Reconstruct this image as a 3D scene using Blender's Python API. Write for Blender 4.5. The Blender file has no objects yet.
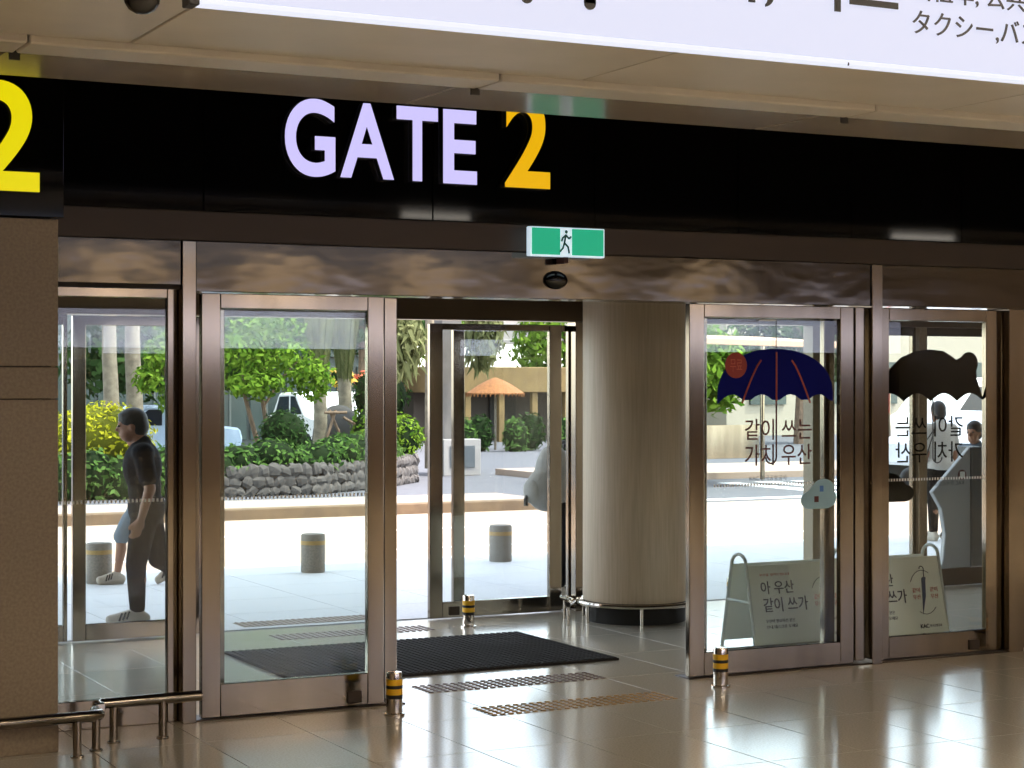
import bpy, bmesh, math, random
from mathutils import Vector, Matrix

R = math.radians
C = bpy.context.scene.collection
SC = bpy.context.scene
rnd = random.Random(7)

# ------------------------------------------------------------------ camera, sky, sun, exposure
cam_d = bpy.data.cameras.new('camera')
cam_d.sensor_width = 36.0
cam_d.lens = 1882.0 / 1024.0 * 36.0
cam_d.shift_y = -5.0 / 1024.0
cam_d.clip_start = 0.05
cam_d.clip_end = 400
cam = bpy.data.objects.new('camera', cam_d)
C.objects.link(cam)
cam.location = (0, 0, 1.95)
cam.rotation_euler = (R(90), 0, R(-27.074))
SC.camera = cam

world = bpy.data.worlds.new('sky')
SC.world = world
world.use_nodes = True
wn = world.node_tree.nodes
wl = world.node_tree.links
wn.clear()
sky = wn.new('ShaderNodeTexSky')
sky.sky_type = 'NISHITA'
sky.sun_disc = False
sky.sun_elevation = R(58)
sky.sun_rotation = R(130)
bg = wn.new('ShaderNodeBackground')
bg.inputs['Strength'].default_value = 1.15
wo = wn.new('ShaderNodeOutputWorld')
hs = wn.new('ShaderNodeHueSaturation')
hs.inputs['Saturation'].default_value = 0.4
wl.new(sky.outputs[0], hs.inputs['Color'])
wl.new(hs.outputs[0], bg.inputs[0])
wl.new(bg.outputs[0], wo.inputs[0])

sun_d = bpy.data.lights.new('sun', 'SUN')
sun_d.energy = 9.0
sun_d.angle = R(0.6)
sun_d.color = (1.0, 0.94, 0.84)
sun = bpy.data.objects.new('sun', sun_d)
C.objects.link(sun)
SUN_DIR = Vector((0.45, -0.25, 0.86)).normalized()       # towards the sun
sun.rotation_euler = SUN_DIR.to_track_quat('Z', 'Y').to_euler()
sun.location = (20, 0, 40)

SC.view_settings.view_transform = 'Standard'
SC.view_settings.look = 'None'
SC.view_settings.gamma = 1.0
SC.view_settings.use_curve_mapping = False
SC.view_settings.exposure = 0.0


# ------------------------------------------------------------------ materials
def srgb(r, g, b):
    def f(v):
        v /= 255.0
        return v / 12.92 if v <= 0.04045 else ((v + 0.055) / 1.055) ** 2.4
    return (f(r), f(g), f(b), 1.0)


MATS = {}


def mat(name, col, rough=0.5, metal=0.0, col2=None, scale=8.0, stretch=(1, 1, 1), bump=0.0, bscale=None,
        emit=None, estr=0.0, spec=0.5, detail=3.0, alpha=None):
    m = bpy.data.materials.new(name)
    m.use_nodes = True
    nt = m.node_tree
    n, l = nt.nodes, nt.links
    p = n['Principled BSDF']
    p.inputs['Base Color'].default_value = col
    p.inputs['Roughness'].default_value = rough
    p.inputs['Metallic'].default_value = metal
    p.inputs['Specular IOR Level'].default_value = spec
    if col2 is not None or bump:
        tc = n.new('ShaderNodeTexCoord')
        mp = n.new('ShaderNodeMapping')
        mp.inputs['Scale'].default_value = stretch
        l.new(tc.outputs['Object'], mp.inputs[0])
    if col2 is not None:
        nz = n.new('ShaderNodeTexNoise')
        nz.inputs['Scale'].default_value = scale
        nz.inputs['Detail'].default_value = detail
        l.new(mp.outputs[0], nz.inputs['Vector'])
        rp = n.new('ShaderNodeValToRGB')
        rp.color_ramp.elements[0].position = 0.35
        rp.color_ramp.elements[1].position = 0.65
        rp.color_ramp.elements[0].color = col
        rp.color_ramp.elements[1].color = col2
        l.new(nz.outputs['Fac'], rp.inputs[0])
        l.new(rp.outputs[0], p.inputs['Base Color'])
    if bump:
        nb = n.new('ShaderNodeTexNoise')
        nb.inputs['Scale'].default_value = bscale or scale
        nb.inputs['Detail'].default_value = 2.0
        l.new(mp.outputs[0], nb.inputs['Vector'])
        bp = n.new('ShaderNodeBump')
        bp.inputs['Strength'].default_value = bump
        bp.inputs['Distance'].default_value = 0.02
        l.new(nb.outputs['Fac'], bp.inputs['Height'])
        l.new(bp.outputs[0], p.inputs['Normal'])
    if emit is not None:
        p.inputs['Emission Color'].default_value = emit
        p.inputs['Emission Strength'].default_value = estr
    MATS[name] = m
    return m


def glass_mat(name, tint, refl=0.05):
    m = bpy.data.materials.new(name)
    m.use_nodes = True
    n, l = m.node_tree.nodes, m.node_tree.links
    n.clear()
    o = n.new('ShaderNodeOutputMaterial')
    mx = n.new('ShaderNodeMixShader')
    tr = n.new('ShaderNodeBsdfTransparent')
    tr.inputs[0].default_value = tint
    gl = n.new('ShaderNodeBsdfGlossy')
    gl.inputs['Roughness'].default_value = 0.01
    lw = n.new('ShaderNodeLayerWeight')
    lw.inputs['Blend'].default_value = 0.5
    pw = n.new('ShaderNodeMath'); pw.operation = 'POWER'; pw.inputs[1].default_value = 5.0
    ma = n.new('ShaderNodeMath'); ma.operation = 'MULTIPLY_ADD'
    ma.inputs[1].default_value = 0.9
    ma.inputs[2].default_value = refl
    l.new(lw.outputs['Facing'], pw.inputs[0])
    l.new(pw.outputs[0], ma.inputs[0])
    l.new(ma.outputs[0], mx.inputs[0])
    l.new(tr.outputs[0], mx.inputs[1])
    l.new(gl.outputs[0], mx.inputs[2])
    l.new(mx.outputs[0], o.inputs[0])
    MATS[name] = m
    return m


def leaf_mat(name, c1, c2, trans=0.35):
    m = bpy.data.materials.new(name)
    m.use_nodes = True
    n, l = m.node_tree.nodes, m.node_tree.links
    n.clear()
    o = n.new('ShaderNodeOutputMaterial')
    g = n.new('ShaderNodeNewGeometry')
    rp = n.new('ShaderNodeValToRGB')
    rp.color_ramp.elements[0].color = c1
    rp.color_ramp.elements[1].color = c2
    l.new(g.outputs['Random Per Island'], rp.inputs[0])
    d = n.new('ShaderNodeBsdfDiffuse')
    t = n.new('ShaderNodeBsdfTranslucent')
    l.new(rp.outputs[0], d.inputs[0])
    l.new(rp.outputs[0], t.inputs[0])
    mx = n.new('ShaderNodeMixShader')
    mx.inputs[0].default_value = trans
    l.new(d.outputs[0], mx.inputs[1])
    l.new(t.outputs[0], mx.inputs[2])
    l.new(mx.outputs[0], o.inputs[0])
    MATS[name] = m
    return m


M_TILE = mat('granite_tile', srgb(186, 178, 160), 0.15, 0, srgb(204, 196, 178), 90, bump=0.012, bscale=3.0)
M_GROUT = mat('grout', srgb(88, 82, 72), 0.6)
M_STONE = mat('beige_stone', srgb(130, 114, 92), 0.42, 0, srgb(144, 128, 104), 60)
M_COLUMN = mat('column_cladding', srgb(206, 186, 158), 0.42, 0, srgb(194, 174, 146), 10, stretch=(6, 6, 0.25))
M_CEIL = mat('ceiling_panel', srgb(182, 174, 160), 0.42, 0, srgb(175, 167, 153), 3)
M_CEILG = mat('ceiling_gloss_panel', srgb(150, 140, 126), 0.16, 0.25)
M_HCEIL = mat('hall_ceiling', srgb(170, 165, 155), 0.6)
M_HWALL = mat('hall_wall', srgb(176, 162, 142), 0.5, 0, srgb(150, 134, 112), 0.6)
M_DARK = mat('dark_void', srgb(40, 36, 31), 0.7)
M_BLACK = mat('black_glass_panel', srgb(8, 8, 8), 0.06, 0, spec=0.35)
M_BRONZE = mat('dark_bronze', srgb(66, 55, 45), 0.45, 0.4)
M_STEEL = mat('stainless', srgb(154, 144, 130), 0.12, 1.0, srgb(138, 128, 114), 5, stretch=(1, 1, 0.15), bump=0.03, bscale=4)
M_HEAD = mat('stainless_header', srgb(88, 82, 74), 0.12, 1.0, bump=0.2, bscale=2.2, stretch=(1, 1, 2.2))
M_CHROME = mat('chrome', srgb(205, 196, 184), 0.1, 1.0)
M_RUBBER = mat('black_rubber', srgb(22, 22, 22), 0.7)
M_GLASS = glass_mat('door_glass', (0.92, 0.95, 0.94, 1), 0.03)
M_GLASS2 = glass_mat('outer_glass', (0.94, 0.96, 0.96, 1), 0.04)
M_VCEIL = mat('vestibule_slat', srgb(98, 86, 72), 0.35, 0.3)
M_MAT = mat('entrance_mat', srgb(46, 43, 41), 0.85, 0, srgb(60, 56, 53), 150, bump=0.4, bscale=160, spec=0.1)
M_TACT = mat('tactile_brass', srgb(160, 126, 72), 0.35, 0.6)
M_TACTB = mat('tactile_brown', srgb(116, 96, 84), 0.4, 0.5)
M_YEL = mat('hazard_yellow', srgb(235, 180, 20), 0.5)
M_BLK = mat('matt_black', srgb(20, 19, 19), 0.6)
M_LED = mat('lightbox_face', srgb(60, 60, 64), 0.6, emit=srgb(222, 226, 250), estr=0.92)
M_RIM = mat('lightbox_rim', srgb(70, 70, 74), 0.6, emit=srgb(236, 240, 255), estr=0.95)
M_INK = mat('sign_ink', srgb(52, 50, 54), 0.6)
M_INKB = mat('sign_black_ink', srgb(20, 20, 22), 0.6)
M_LET = mat('letter_white', srgb(60, 58, 70), 0.4, emit=srgb(208, 200, 255), estr=1.0)
M_LETY = mat('letter_yellow', srgb(90, 70, 8), 0.4, emit=srgb(250, 190, 12), estr=0.85)
M_LETY2 = mat('letter_lemon', srgb(90, 84, 8), 0.4, emit=srgb(238, 222, 8), estr=0.9)
M_SIDE = mat('letter_return', srgb(14, 13, 13), 0.5)
M_EXIT = mat('exit_green', srgb(20, 150, 110), 0.4, emit=srgb(30, 168, 128), estr=0.85)
M_EXITW = mat('exit_white', srgb(210, 235, 235), 0.4, emit=srgb(205, 225, 240), estr=0.85)
M_PAPER = mat('board_white', srgb(236, 238, 226), 0.45)
M_TUBE = mat('tube_white', srgb(205, 208, 200), 0.35)
M_NAVY = mat('sticker_navy', srgb(12, 18, 104), 0.7, spec=0.1)
M_ORANGE = mat('sticker_orange', srgb(190, 84, 58), 0.5)
M_RED = mat('sticker_red', srgb(150, 40, 24), 0.5)
M_MAROON = mat('sticker_maroon', srgb(86, 30, 26), 0.5)
M_BEAR = mat('sticker_black', srgb(10, 10, 8), 0.8, spec=0.05)
M_GREY = mat('sticker_grey', srgb(60, 60, 62), 0.6)
M_CLOUD = mat('sticker_cloud_blue', srgb(150, 190, 205), 0.5)
M_DOT = mat('glass_dots', srgb(225, 228, 226), 0.6)
M_PAVE = mat('pavement', srgb(200, 202, 204), 0.65, 0, srgb(190, 192, 195), 30)
M_ROAD = mat('road', srgb(172, 150, 132), 0.85, 0, srgb(166, 146, 128), 4)
M_ASPH = mat('asphalt', srgb(98, 98, 102), 0.9, 0, srgb(90, 90, 95), 5, spec=0.2)
M_LINE = mat('road_paint', srgb(225, 224, 220), 0.7)
M_KERB = mat('kerb_stone', srgb(112, 92, 70), 0.85, 0, srgb(98, 80, 62), 5)
M_SIDEW = mat('far_sidewalk', srgb(160, 140, 124), 0.85)
M_GRAN = mat('granite_bollard', srgb(134, 128, 118), 0.75, 0, srgb(108, 103, 96), 60)
M_RUST = mat('rust_band', srgb(164, 132, 72), 0.6)
M_ROCK = mat('rubble_stone', srgb(88, 82, 78), 0.95, 0, srgb(64, 60, 58), 5, bump=0.5)
M_SOIL = mat('soil', srgb(62, 58, 48), 0.95)
M_BARK = mat('bark', srgb(128, 104, 84), 0.9, 0, srgb(98, 80, 66), 8, stretch=(4, 4, 1), bump=0.5)
M_PALE = mat('pale_bark', srgb(128, 118, 100), 0.9, 0, srgb(104, 94, 80), 8, bump=0.4)
L_YEL = leaf_mat('leaf_yellow', srgb(134, 136, 26), srgb(186, 180, 50), 0.3)
L_GRN = leaf_mat('leaf_green', srgb(64, 96, 30), srgb(120, 148, 52), 0.35)
L_DRK = leaf_mat('leaf_dark', srgb(34, 52, 28), srgb(58, 80, 42), 0.25)
L_HED = leaf_mat('leaf_hedge', srgb(44, 72, 34), srgb(98, 126, 64), 0.3)
L_DRY = leaf_mat('leaf_dry', srgb(86, 92, 58), srgb(128, 130, 90), 0.35)
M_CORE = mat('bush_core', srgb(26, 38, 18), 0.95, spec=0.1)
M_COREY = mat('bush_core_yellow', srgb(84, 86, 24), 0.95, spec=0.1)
M_SKIN = mat('skin', srgb(140, 98, 76), 0.6)
M_HAIR = mat('hair', srgb(9, 8, 8), 0.6)
M_SHOE = mat('white_shoe', srgb(170, 162, 148), 0.7)
M_SOLE = mat('shoe_sole', srgb(160, 150, 136), 0.7)


# ------------------------------------------------------------------ mesh builder
class MB:
    def __init__(self):
        self.v = []
        self.f = []
        self.mi = []

    def add(self, vs, fs, mi=0):
        b = len(self.v)
        self.v += [tuple(p) for p in vs]
        self.f += [tuple(i + b for i in q) for q in fs]
        self.mi += [mi] * len(fs)
        return self

    def box(self, x0, x1, y0, y1, z0, z1, mi=0):
        vs = [(x0, y0, z0), (x1, y0, z0), (x1, y1, z0), (x0, y1, z0), (x0, y0, z1), (x1, y0, z1), (x1, y1, z1), (x0, y1, z1)]
        return self.add(vs, [(0, 3, 2, 1), (4, 5, 6, 7), (0, 1, 5, 4), (1, 2, 6, 5), (2, 3, 7, 6), (3, 0, 4, 7)], mi)

    def cyl(self, p0, p1, r0, r1=None, n=12, mi=0):
        r1 = r0 if r1 is None else r1
        p0, p1 = Vector(p0), Vector(p1)
        d = (p1 - p0).normalized()
        a = d.orthogonal().normalized()
        b = d.cross(a)
        vs = []
        for p, r in ((p0, r0), (p1, r1)):
            for i in range(n):
                t = 2 * math.pi * i / n
                vs.append(p + (a * math.cos(t) + b * math.sin(t)) * r)
        fs = [(i, (i + 1) % n, n + (i + 1) % n, n + i) for i in range(n)]
        fs += [tuple(range(n - 1, -1, -1)), tuple(range(n, 2 * n))]
        return self.add(vs, fs, mi)

    def tube(self, pts, r, n=8, closed=False, mi=0):
        pts = [Vector(p) for p in pts]
        rs = r if isinstance(r, (list, tuple)) else [r] * len(pts)
        k = len(pts)
        vs = []
        a = None
        for i, p in enumerate(pts):
            if closed:
                d = (pts[(i + 1) % k] - pts[i - 1]).normalized()
            else:
                d = (pts[min(i + 1, k - 1)] - pts[max(i - 1, 0)]).normalized()
            if a is None:
                a = d.orthogonal().normalized()
            a = (a - d * a.dot(d)).normalized()
            b = d.cross(a)
            for j in range(n):
                t = 2 * math.pi * j / n
                vs.append(p + (a * math.cos(t) + b * math.sin(t)) * rs[i])
        fs = []
        m = k if closed else k - 1
        for i in range(m):
            q = (i + 1) % k
            for j in range(n):
                fs.append((i * n + j, i * n + (j + 1) % n, q * n + (j + 1) % n, q * n + j))
        if not closed:
            fs += [tuple(range(n - 1, -1, -1)), tuple(range((k - 1) * n, k * n))]
        return self.add(vs, fs, mi)

    def lathe(self, prof, cx=0, cy=0, n=24, mi=0):
        vs = []
        for r, z in prof:
            for i in range(n):
                t = 2 * math.pi * i / n
                vs.append((cx + r * math.cos(t), cy + r * math.sin(t), z))
        fs = []
        for k in range(len(prof) - 1):
            for i in range(n):
                fs.append((k * n + i, k * n + (i + 1) % n, (k + 1) * n + (i + 1) % n, (k + 1) * n + i))
        fs += [tuple(range(n - 1, -1, -1)), tuple(range((len(prof) - 1) * n, len(prof) * n))]
        return self.add(vs, fs, mi)

    def ell(self, c, rx, ry, rz, seg=12, ring=8, mi=0):
        vs = [(c[0], c[1], c[2] - rz)]
        for k in range(1, ring):
            ph = -math.pi / 2 + math.pi * k / ring
            for i in range(seg):
                t = 2 * math.pi * i / seg
                vs.append((c[0] + rx * math.cos(ph) * math.cos(t), c[1] + ry * math.cos(ph) * math.sin(t), c[2] + rz * math.sin(ph)))
        vs.append((c[0], c[1], c[2] + rz))
        fs = [(0, 1 + (i + 1) % seg, 1 + i) for i in range(seg)]
        for k in range(ring - 2):
            for i in range(seg):
                a = 1 + k * seg
                fs.append((a + i, a + (i + 1) % seg, a + seg + (i + 1) % seg, a + seg + i))
        t = len(vs) - 1
        a = 1 + (ring - 2) * seg
        fs += [(a + i, a + (i + 1) % seg, t) for i in range(seg)]
        return self.add(vs, fs, mi)

    def cap(self, p0, r0, p1, r1, n=12):
        """a tapered capsule"""
        self.cyl(p0, p1, r0, r1, n)
        self.ell(p0, r0, r0, r0, n, 8)
        self.ell(p1, r1, r1, r1, n, 8)
        return self

    def prism_xz(self, poly, y0, y1, mi=0):
        """closed outline in x-z extruded from y0 to y1 (poly counter-clockwise seen from -y)"""
        k = len(poly)
        vs = [(x, y0, z) for x, z in poly] + [(x, y1, z) for x, z in poly]
        fs = [tuple(range(k)), tuple(range(2 * k - 1, k - 1, -1))]
        fs += [(i, k + i, k + (i + 1) % k, (i + 1) % k) for i in range(k)]
        return self.add(vs, fs, mi)

    def prism_xy(self, poly, z0, z1, mi=0):
        k = len(poly)
        vs = [(x, y, z0) for x, y in poly] + [(x, y, z1) for x, y in poly]
        fs = [tuple(range(k - 1, -1, -1)), tuple(range(k, 2 * k))]
        fs += [(i, (i + 1) % k, k + (i + 1) % k, k + i) for i in range(k)]
        return self.add(vs, fs, mi)

    def mesh(self, name, mats, bevel=0.0, smooth=False):
        me = bpy.data.meshes.new(name)
        me.from_pydata(self.v, [], self.f)
        if not isinstance(mats, (list, tuple)):
            mats = [mats]
        for m in mats:
            me.materials.append(m)
        if len(mats) > 1:
            me.polygons.foreach_set('material_index', self.mi)
        if bevel:
            bm = bmesh.new()
            bm.from_mesh(me)
            es = [e for e in bm.edges if len(e.link_faces) == 2 and e.calc_face_angle(0) > 0.6]
            bmesh.ops.bevel(bm, geom=es, offset=bevel, segments=1, affect='EDGES')
            bm.to_mesh(me)
            bm.free()
        if smooth:
            me.polygons.foreach_set('use_smooth', [True] * len(me.polygons))
            try:
                me.set_sharp_from_angle(angle=R(40))
            except Exception:
                pass
        me.update()
        return me

    def build(self, name, mats, parent=None, bevel=0.0, smooth=False, local=False):
        return obj(name, self.mesh(name, mats, bevel, smooth), parent, local)


def obj(name, me, parent=None, local=False):
    o = bpy.data.objects.new(name, me)
    C.objects.link(o)
    if parent is not None:
        o.parent = parent
        if not local and parent.type == 'EMPTY':
            o.matrix_parent_inverse = Matrix.LocRotScale(parent.location, parent.rotation_euler, parent.scale).inverted()
    return o


def tag(o, label, cat, group=None, kind=None):
    if label:
        o['label'] = label
    if cat:
        o['category'] = cat
    if group:
        o['group'] = group
    if kind:
        o['kind'] = kind
    return o


def thing(name, label, cat, loc=(0, 0, 0), rotz=0.0, group=None):
    o = bpy.data.objects.new(name, None)
    o.empty_display_size = 0.1
    C.objects.link(o)
    o.location = loc
    o.rotation_euler = (0, 0, rotz)
    return tag(o, label, cat, group)


def struct(o, label=None, cat=None):
    o['kind'] = 'structure'
    if label:
        o['label'] = label
    if cat:
        o['category'] = cat
    return o


def sroot(name, loc, label, cat):
    return struct(thing(name, label, cat, loc))


def text_mesh(name, body, mats, x0, x1, z0, z1, y, depth=0.004, bold=0.0, mirror=False, keep=False, spacing=1.0):
    """lettering facing -Y, fitted to the x-z rectangle; front at y, back at y+depth"""
    cu = bpy.data.curves.new(name, 'FONT')
    cu.body = body
    cu.size = 1.0
    cu.extrude = 0.01
    cu.offset = bold
    cu.space_character = spacing
    cu.resolution_u = 10
    t = bpy.data.objects.new(name, cu)
    C.objects.link(t)
    dg = bpy.context.evaluated_depsgraph_get()
    me = bpy.data.meshes.new_from_object(t.evaluated_get(dg))
    bpy.data.objects.remove(t)
    xs = [v.co.x for v in me.vertices]
    ys = [v.co.y for v in me.vertices]
    a0, a1, b0, b1 = min(xs), max(xs), min(ys), max(ys)
    sx = (x1 - x0) / (a1 - a0)
    sz = sx if keep else (z1 - z0) / (b1 - b0)
    for v in me.vertices:
        x = (v.co.x - a0) * sx
        if mirror:
            x = (x1 - x0) - x
        front = v.co.z > 0
        v.co = (x0 + x, y if front else y + depth, z0 + (v.co.y - b0) * sz)
    me.materials.clear()
    for m in (mats if isinstance(mats, (list, tuple)) else [mats]):
        me.materials.append(m)
    if isinstance(mats, (list, tuple)) and len(mats) > 1:
        for p in me.polygons:
            p.material_index = 0 if abs(p.normal.y) > 0.7 else 1
    if mirror:
        me.flip_normals()
    me.update()
    return me


def text(name, body, mats, x0, x1, z0, z1, y, parent, **k):
    return obj(name, text_mesh(name, body, mats, x0, x1, z0, z1, y, **k), parent)


# ------------------------------------------------------------------ floor
floor = struct(MB().box(-8, 24, -14, 14.0, -0.25, -0.006).build('floor', M_GROUT),
               'polished beige granite floor of the arrivals hall', 'floor')
tile_me = MB().box(0.002, 0.598, 0.002, 0.898, -0.02, 0.0).mesh('tile', M_TILE, 0.0015)
X0T, Y0T = 3.13 - 0.6 * 4, 8.85 - 0.9 * 4
for i in range(22):
    for j in range(9):
        y0 = Y0T + 0.9 * j
        o = obj('tile', tile_me, floor)
        o.location = (X0T + 0.6 * i, y0, 0)
# beyond the picked-out tiles the same granite in one sheet
far = MB()
far.box(-8, X0T, -14, 13.9, -0.02, 0)
far.box(X0T + 13.2, 24, -14, 13.9, -0.02, 0)
far.box(X0T, X0T + 13.2, -14, Y0T, -0.02, 0)
far.box(X0T, X0T + 13.2, Y0T + 8.1, 13.9, -0.02, 0)
far.build('granite_sheet', M_TILE, floor)

# ------------------------------------------------------------------ ceilings
ceil = struct(MB().box(-8, 24, 5.3, 8.0, 3.26, 3.5).build('ceiling', M_DARK),
              'low brown metal panel ceiling in front of the gate sign', 'ceiling')
pn = MB().box(0.004, 1.946, 5.02, 6.995, 3.22, 3.262).mesh('ceiling_panel', M_CEIL, 0.004)
pg = MB().box(0.004, 1.946, 7.25, 8.0, 3.225, 3.262).mesh('gloss_panel', M_CEILG, 0.004)
tr = MB().box(0.004, 1.946, 7.0, 7.235, 3.19, 3.262).mesh('trim_strip', M_CEIL, 0.006)
br = MB().box(-0.02, 0.02, 7.236, 7.248, 3.165, 3.25).mesh('joint_bracket', M_DARK)
for k in range(-2, 8):
    for me, dx in ((pn, 0.38), (pg, 0), (tr, 0), (br, 0)):
        o = obj(me.name, me, ceil)
        o.location.x = 1.574 + 1.95 * k + dx
# soffit back above, slot over the doors, hall roof
up = struct(MB().box(-8, 24, 7.9, 8.0, 3.5, 4.3).build('wall_soffit', M_DARK), 'dark upstand behind the low ceiling', 'wall')
struct(MB().box(-8, 24, 5.26, 13.9, 4.3, 4.5).build('ceiling_slot', M_DARK), 'dark slot ceiling above the gate sign', 'ceiling')
struct(MB().box(-8, 24, 5.02, 5.3, 3.5, 5.6).build('wall_fascia', M_HWALL), 'fascia wall above the light box', 'wall')
struct(MB().box(-8, 24, -14, 5.3, 5.6, 5.8).build('ceiling_hall', M_HCEIL), 'pale high ceiling of the arrivals hall', 'ceiling')
struct(MB().box(-8, 24, -14.2, -14, 0, 5.6).build('wall_back', M_HWALL), 'brown far wall of the arrivals hall', 'wall')
struct(MB().box(-8.2, -8, -14, 14, 0, 5.6).build('wall_hall_west', M_HWALL), 'brown side wall of the hall', 'wall')
struct(MB().box(24, 24.2, -14, 14, 0, 5.6).build('wall_hall_east', M_HWALL), 'brown end wall of the hall', 'wall')

# hall ceiling lights (behind the camera; the lamps of the hall)
M_PANEL = mat('ceiling_lamp', srgb(255, 240, 215), 0.5, emit=srgb(255, 236, 212), estr=38.0)
lp_f = MB().box(-0.66, 0.66, -0.66, 0.66, 5.54, 5.6).mesh('frame', M_STEEL)
lp_d = MB().box(-0.6, 0.6, -0.6, 0.6, 5.52, 5.55).mesh('diffuser', M_PANEL)
for x in (1.0, 6.5, 12.0, 17.5):
    for y in (-11, -6.0, -1.0, 3.2):
        t = thing('ceiling_light', 'square warm light panel in the high hall ceiling', 'light', (x, y, 0), 0, 'hall ceiling lights')
        obj('frame', lp_f, t, True)
        obj('diffuser', lp_d, t, True)

# long lit shop fascia on the far side of the hall
t = thing('lit_fascia', 'long white lit fascia across the far side of the hall', 'sign', (14, -9, 2.5))
MB().box(2, 24, -9.3, -9.02, 2.42, 3.12).build('housing', M_BLK, t)
M_FAS = mat('fascia_face', srgb(220, 224, 250), 0.5, emit=srgb(214, 218, 250), estr=3.4)
MB().box(2.05, 23.95, -9.02, -9.0, 2.46, 3.08).build('lit_face', M_FAS, t)
struct(MB().box(-8, 24, -9.3, -9.1, 0, 2.42).build('wall_shopfront', mat('shopfront', srgb(104, 88, 70), 0.5)), 'brown shopfront wall across the hall', 'wall')
for k in range(9):  # added unseen dark panels, for contrast in the steel frames' reflections
    MB().box(-6.5 + 3.3 * k, -4.3 + 3.3 * k, -9.1, -9.06, 0.5, 2.25).build('added_dark_panel', M_DARK, bpy.data.objects['wall_shopfront'])
M_GLINT = mat('added_wall_lamp', srgb(255, 236, 205), 0.5, emit=srgb(255, 226, 180), estr=9.0)  # added unseen glowing boxes that reflect as warm blobs in the header
for k in range(7):
    t = thing('added_wall_light', 'added warm box light on the far hall wall for the header reflections', 'light', (3 + 3.2 * k, -13.9, 3.7), 0, 'added far wall lights')
    MB().box(2.4 + 3.2 * k, 3.6 + 3.2 * k, -14.0, -13.86, 3.68, 4.12).build('housing', M_BLK, t)
    MB().box(2.45 + 3.2 * k, 3.55 + 3.2 * k, -13.86, -13.84, 3.72, 4.08).build('diffuser', M_GLINT, t)

# ------------------------------------------------------------------ the pillar beside the doors
wl_ = struct(MB().box(-8, 2.335, 9.875, 13.9, 0, 4.3).build('wall_pillar', M_DARK), 'brown stone pillar beside the glass doors', 'wall')
for z0, z1, yy in ((0, 0.145, 9.84), (0.15, 1.843, 9.85), (1.848, 2.012, 9.85), (2.017, 2.785, 9.85)):
    for k in range(3):
        x1 = 2.368 - k * 1.2
        MB().box(x1 - 1.197, x1, yy, 9.9, z0, z1).build('panel', M_STONE, wl_, 0.003)
MB().box(2.32, 2.366, 9.9, 10.30, 0, 2.785).build('side_panel', M_STONE, wl_)

# ------------------------------------------------------------------ black sign band
band = struct(MB().box(2.36, 24, 10.33, 10.5, 2.74, 4.3).build('wall_band', M_DARK), 'glossy black panel band above the doors', 'wall')
xs = [2.38, 3.3, 4.73, 5.85, 6.93, 7.85, 8.8, 9.9, 11.2, 12.5, 14, 16, 18, 20, 22, 24]
for a, b in zip(xs, xs[1:]):
    MB().box(a + 0.003, b - 0.003, 10.30, 10.33, 2.905, 4.25).build('black_panel', M_BLACK, band, 0.002)
for a, b in ((-0.2, 1.1), (1.1, 2.385)):
    MB().box(a + 0.003, b - 0.003, 9.79, 9.85, 2.79, 4.25).build('black_panel', M_BLACK, band, 0.002)
st = struct(MB().box(2.36, 24, 10.315, 10.36, 2.735, 2.903).build('trim_1', M_BRONZE, None, 0.003), 'dark bronze strip under the black band', 'trim')

# gate sign letters
t = thing('gate_sign', 'lit white GATE letters with a yellow 2 on the black band', 'sign', (4.6, 10.28, 3.12))
lt = [('letter', 'G', 3.764, 4.076, 3.122, 3.575), ('letter', 'A', 4.106, 4.448, 3.128, 3.57),
      ('letter', 'T', 4.464, 4.734, 3.128, 3.57), ('letter', 'E', 4.768, 4.994, 3.124, 3.57)]
for nm, ch, a, b, z0, z1 in lt:
    text(nm, ch, [M_LET, M_SIDE], a, b, z0, z1, 10.235, t, depth=0.064, bold=0.022)
text('numeral', '2', [M_LETY, M_SIDE], 5.184, 5.496, 3.121, 3.69, 10.235, t, depth=0.064, bold=0.02)
t = thing('gate_numeral_sign', 'large lemon yellow lit numeral 2 above the pillar', 'sign', (2.1, 9.78, 2.9))
text('numeral', '2', [M_LETY2, M_SIDE], 1.88, 2.246, 2.912, 3.478, 9.74, t, depth=0.049, bold=0.018)

# added strip lights, tucked behind the ceiling lip to reflect in the black band
M_STRIP = mat('added_strip_lamp', srgb(255, 250, 240), 0.5, emit=srgb(255, 246, 232), estr=8.0)
for x, w, lb in ((6.15, 0.3, 'added narrow strip light for the band reflection nearer the exit sign'), (10.95, 0.36, 'added narrow strip light for the band reflection nearer the umbrella doors')):
    t = thing('added_strip_light', lb, 'light', (x, 7.28, 3.2), 0, 'added strip lights behind the ceiling lip')
    MB().box(x - w, x + w, 7.245, 7.265, 3.195, 3.228).build('housing', M_DARK, t)
    MB().box(x - w + 0.01, x + w - 0.01, 7.265, 7.27, 3.197, 3.224).build('lamp', M_STRIP, t)

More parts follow.
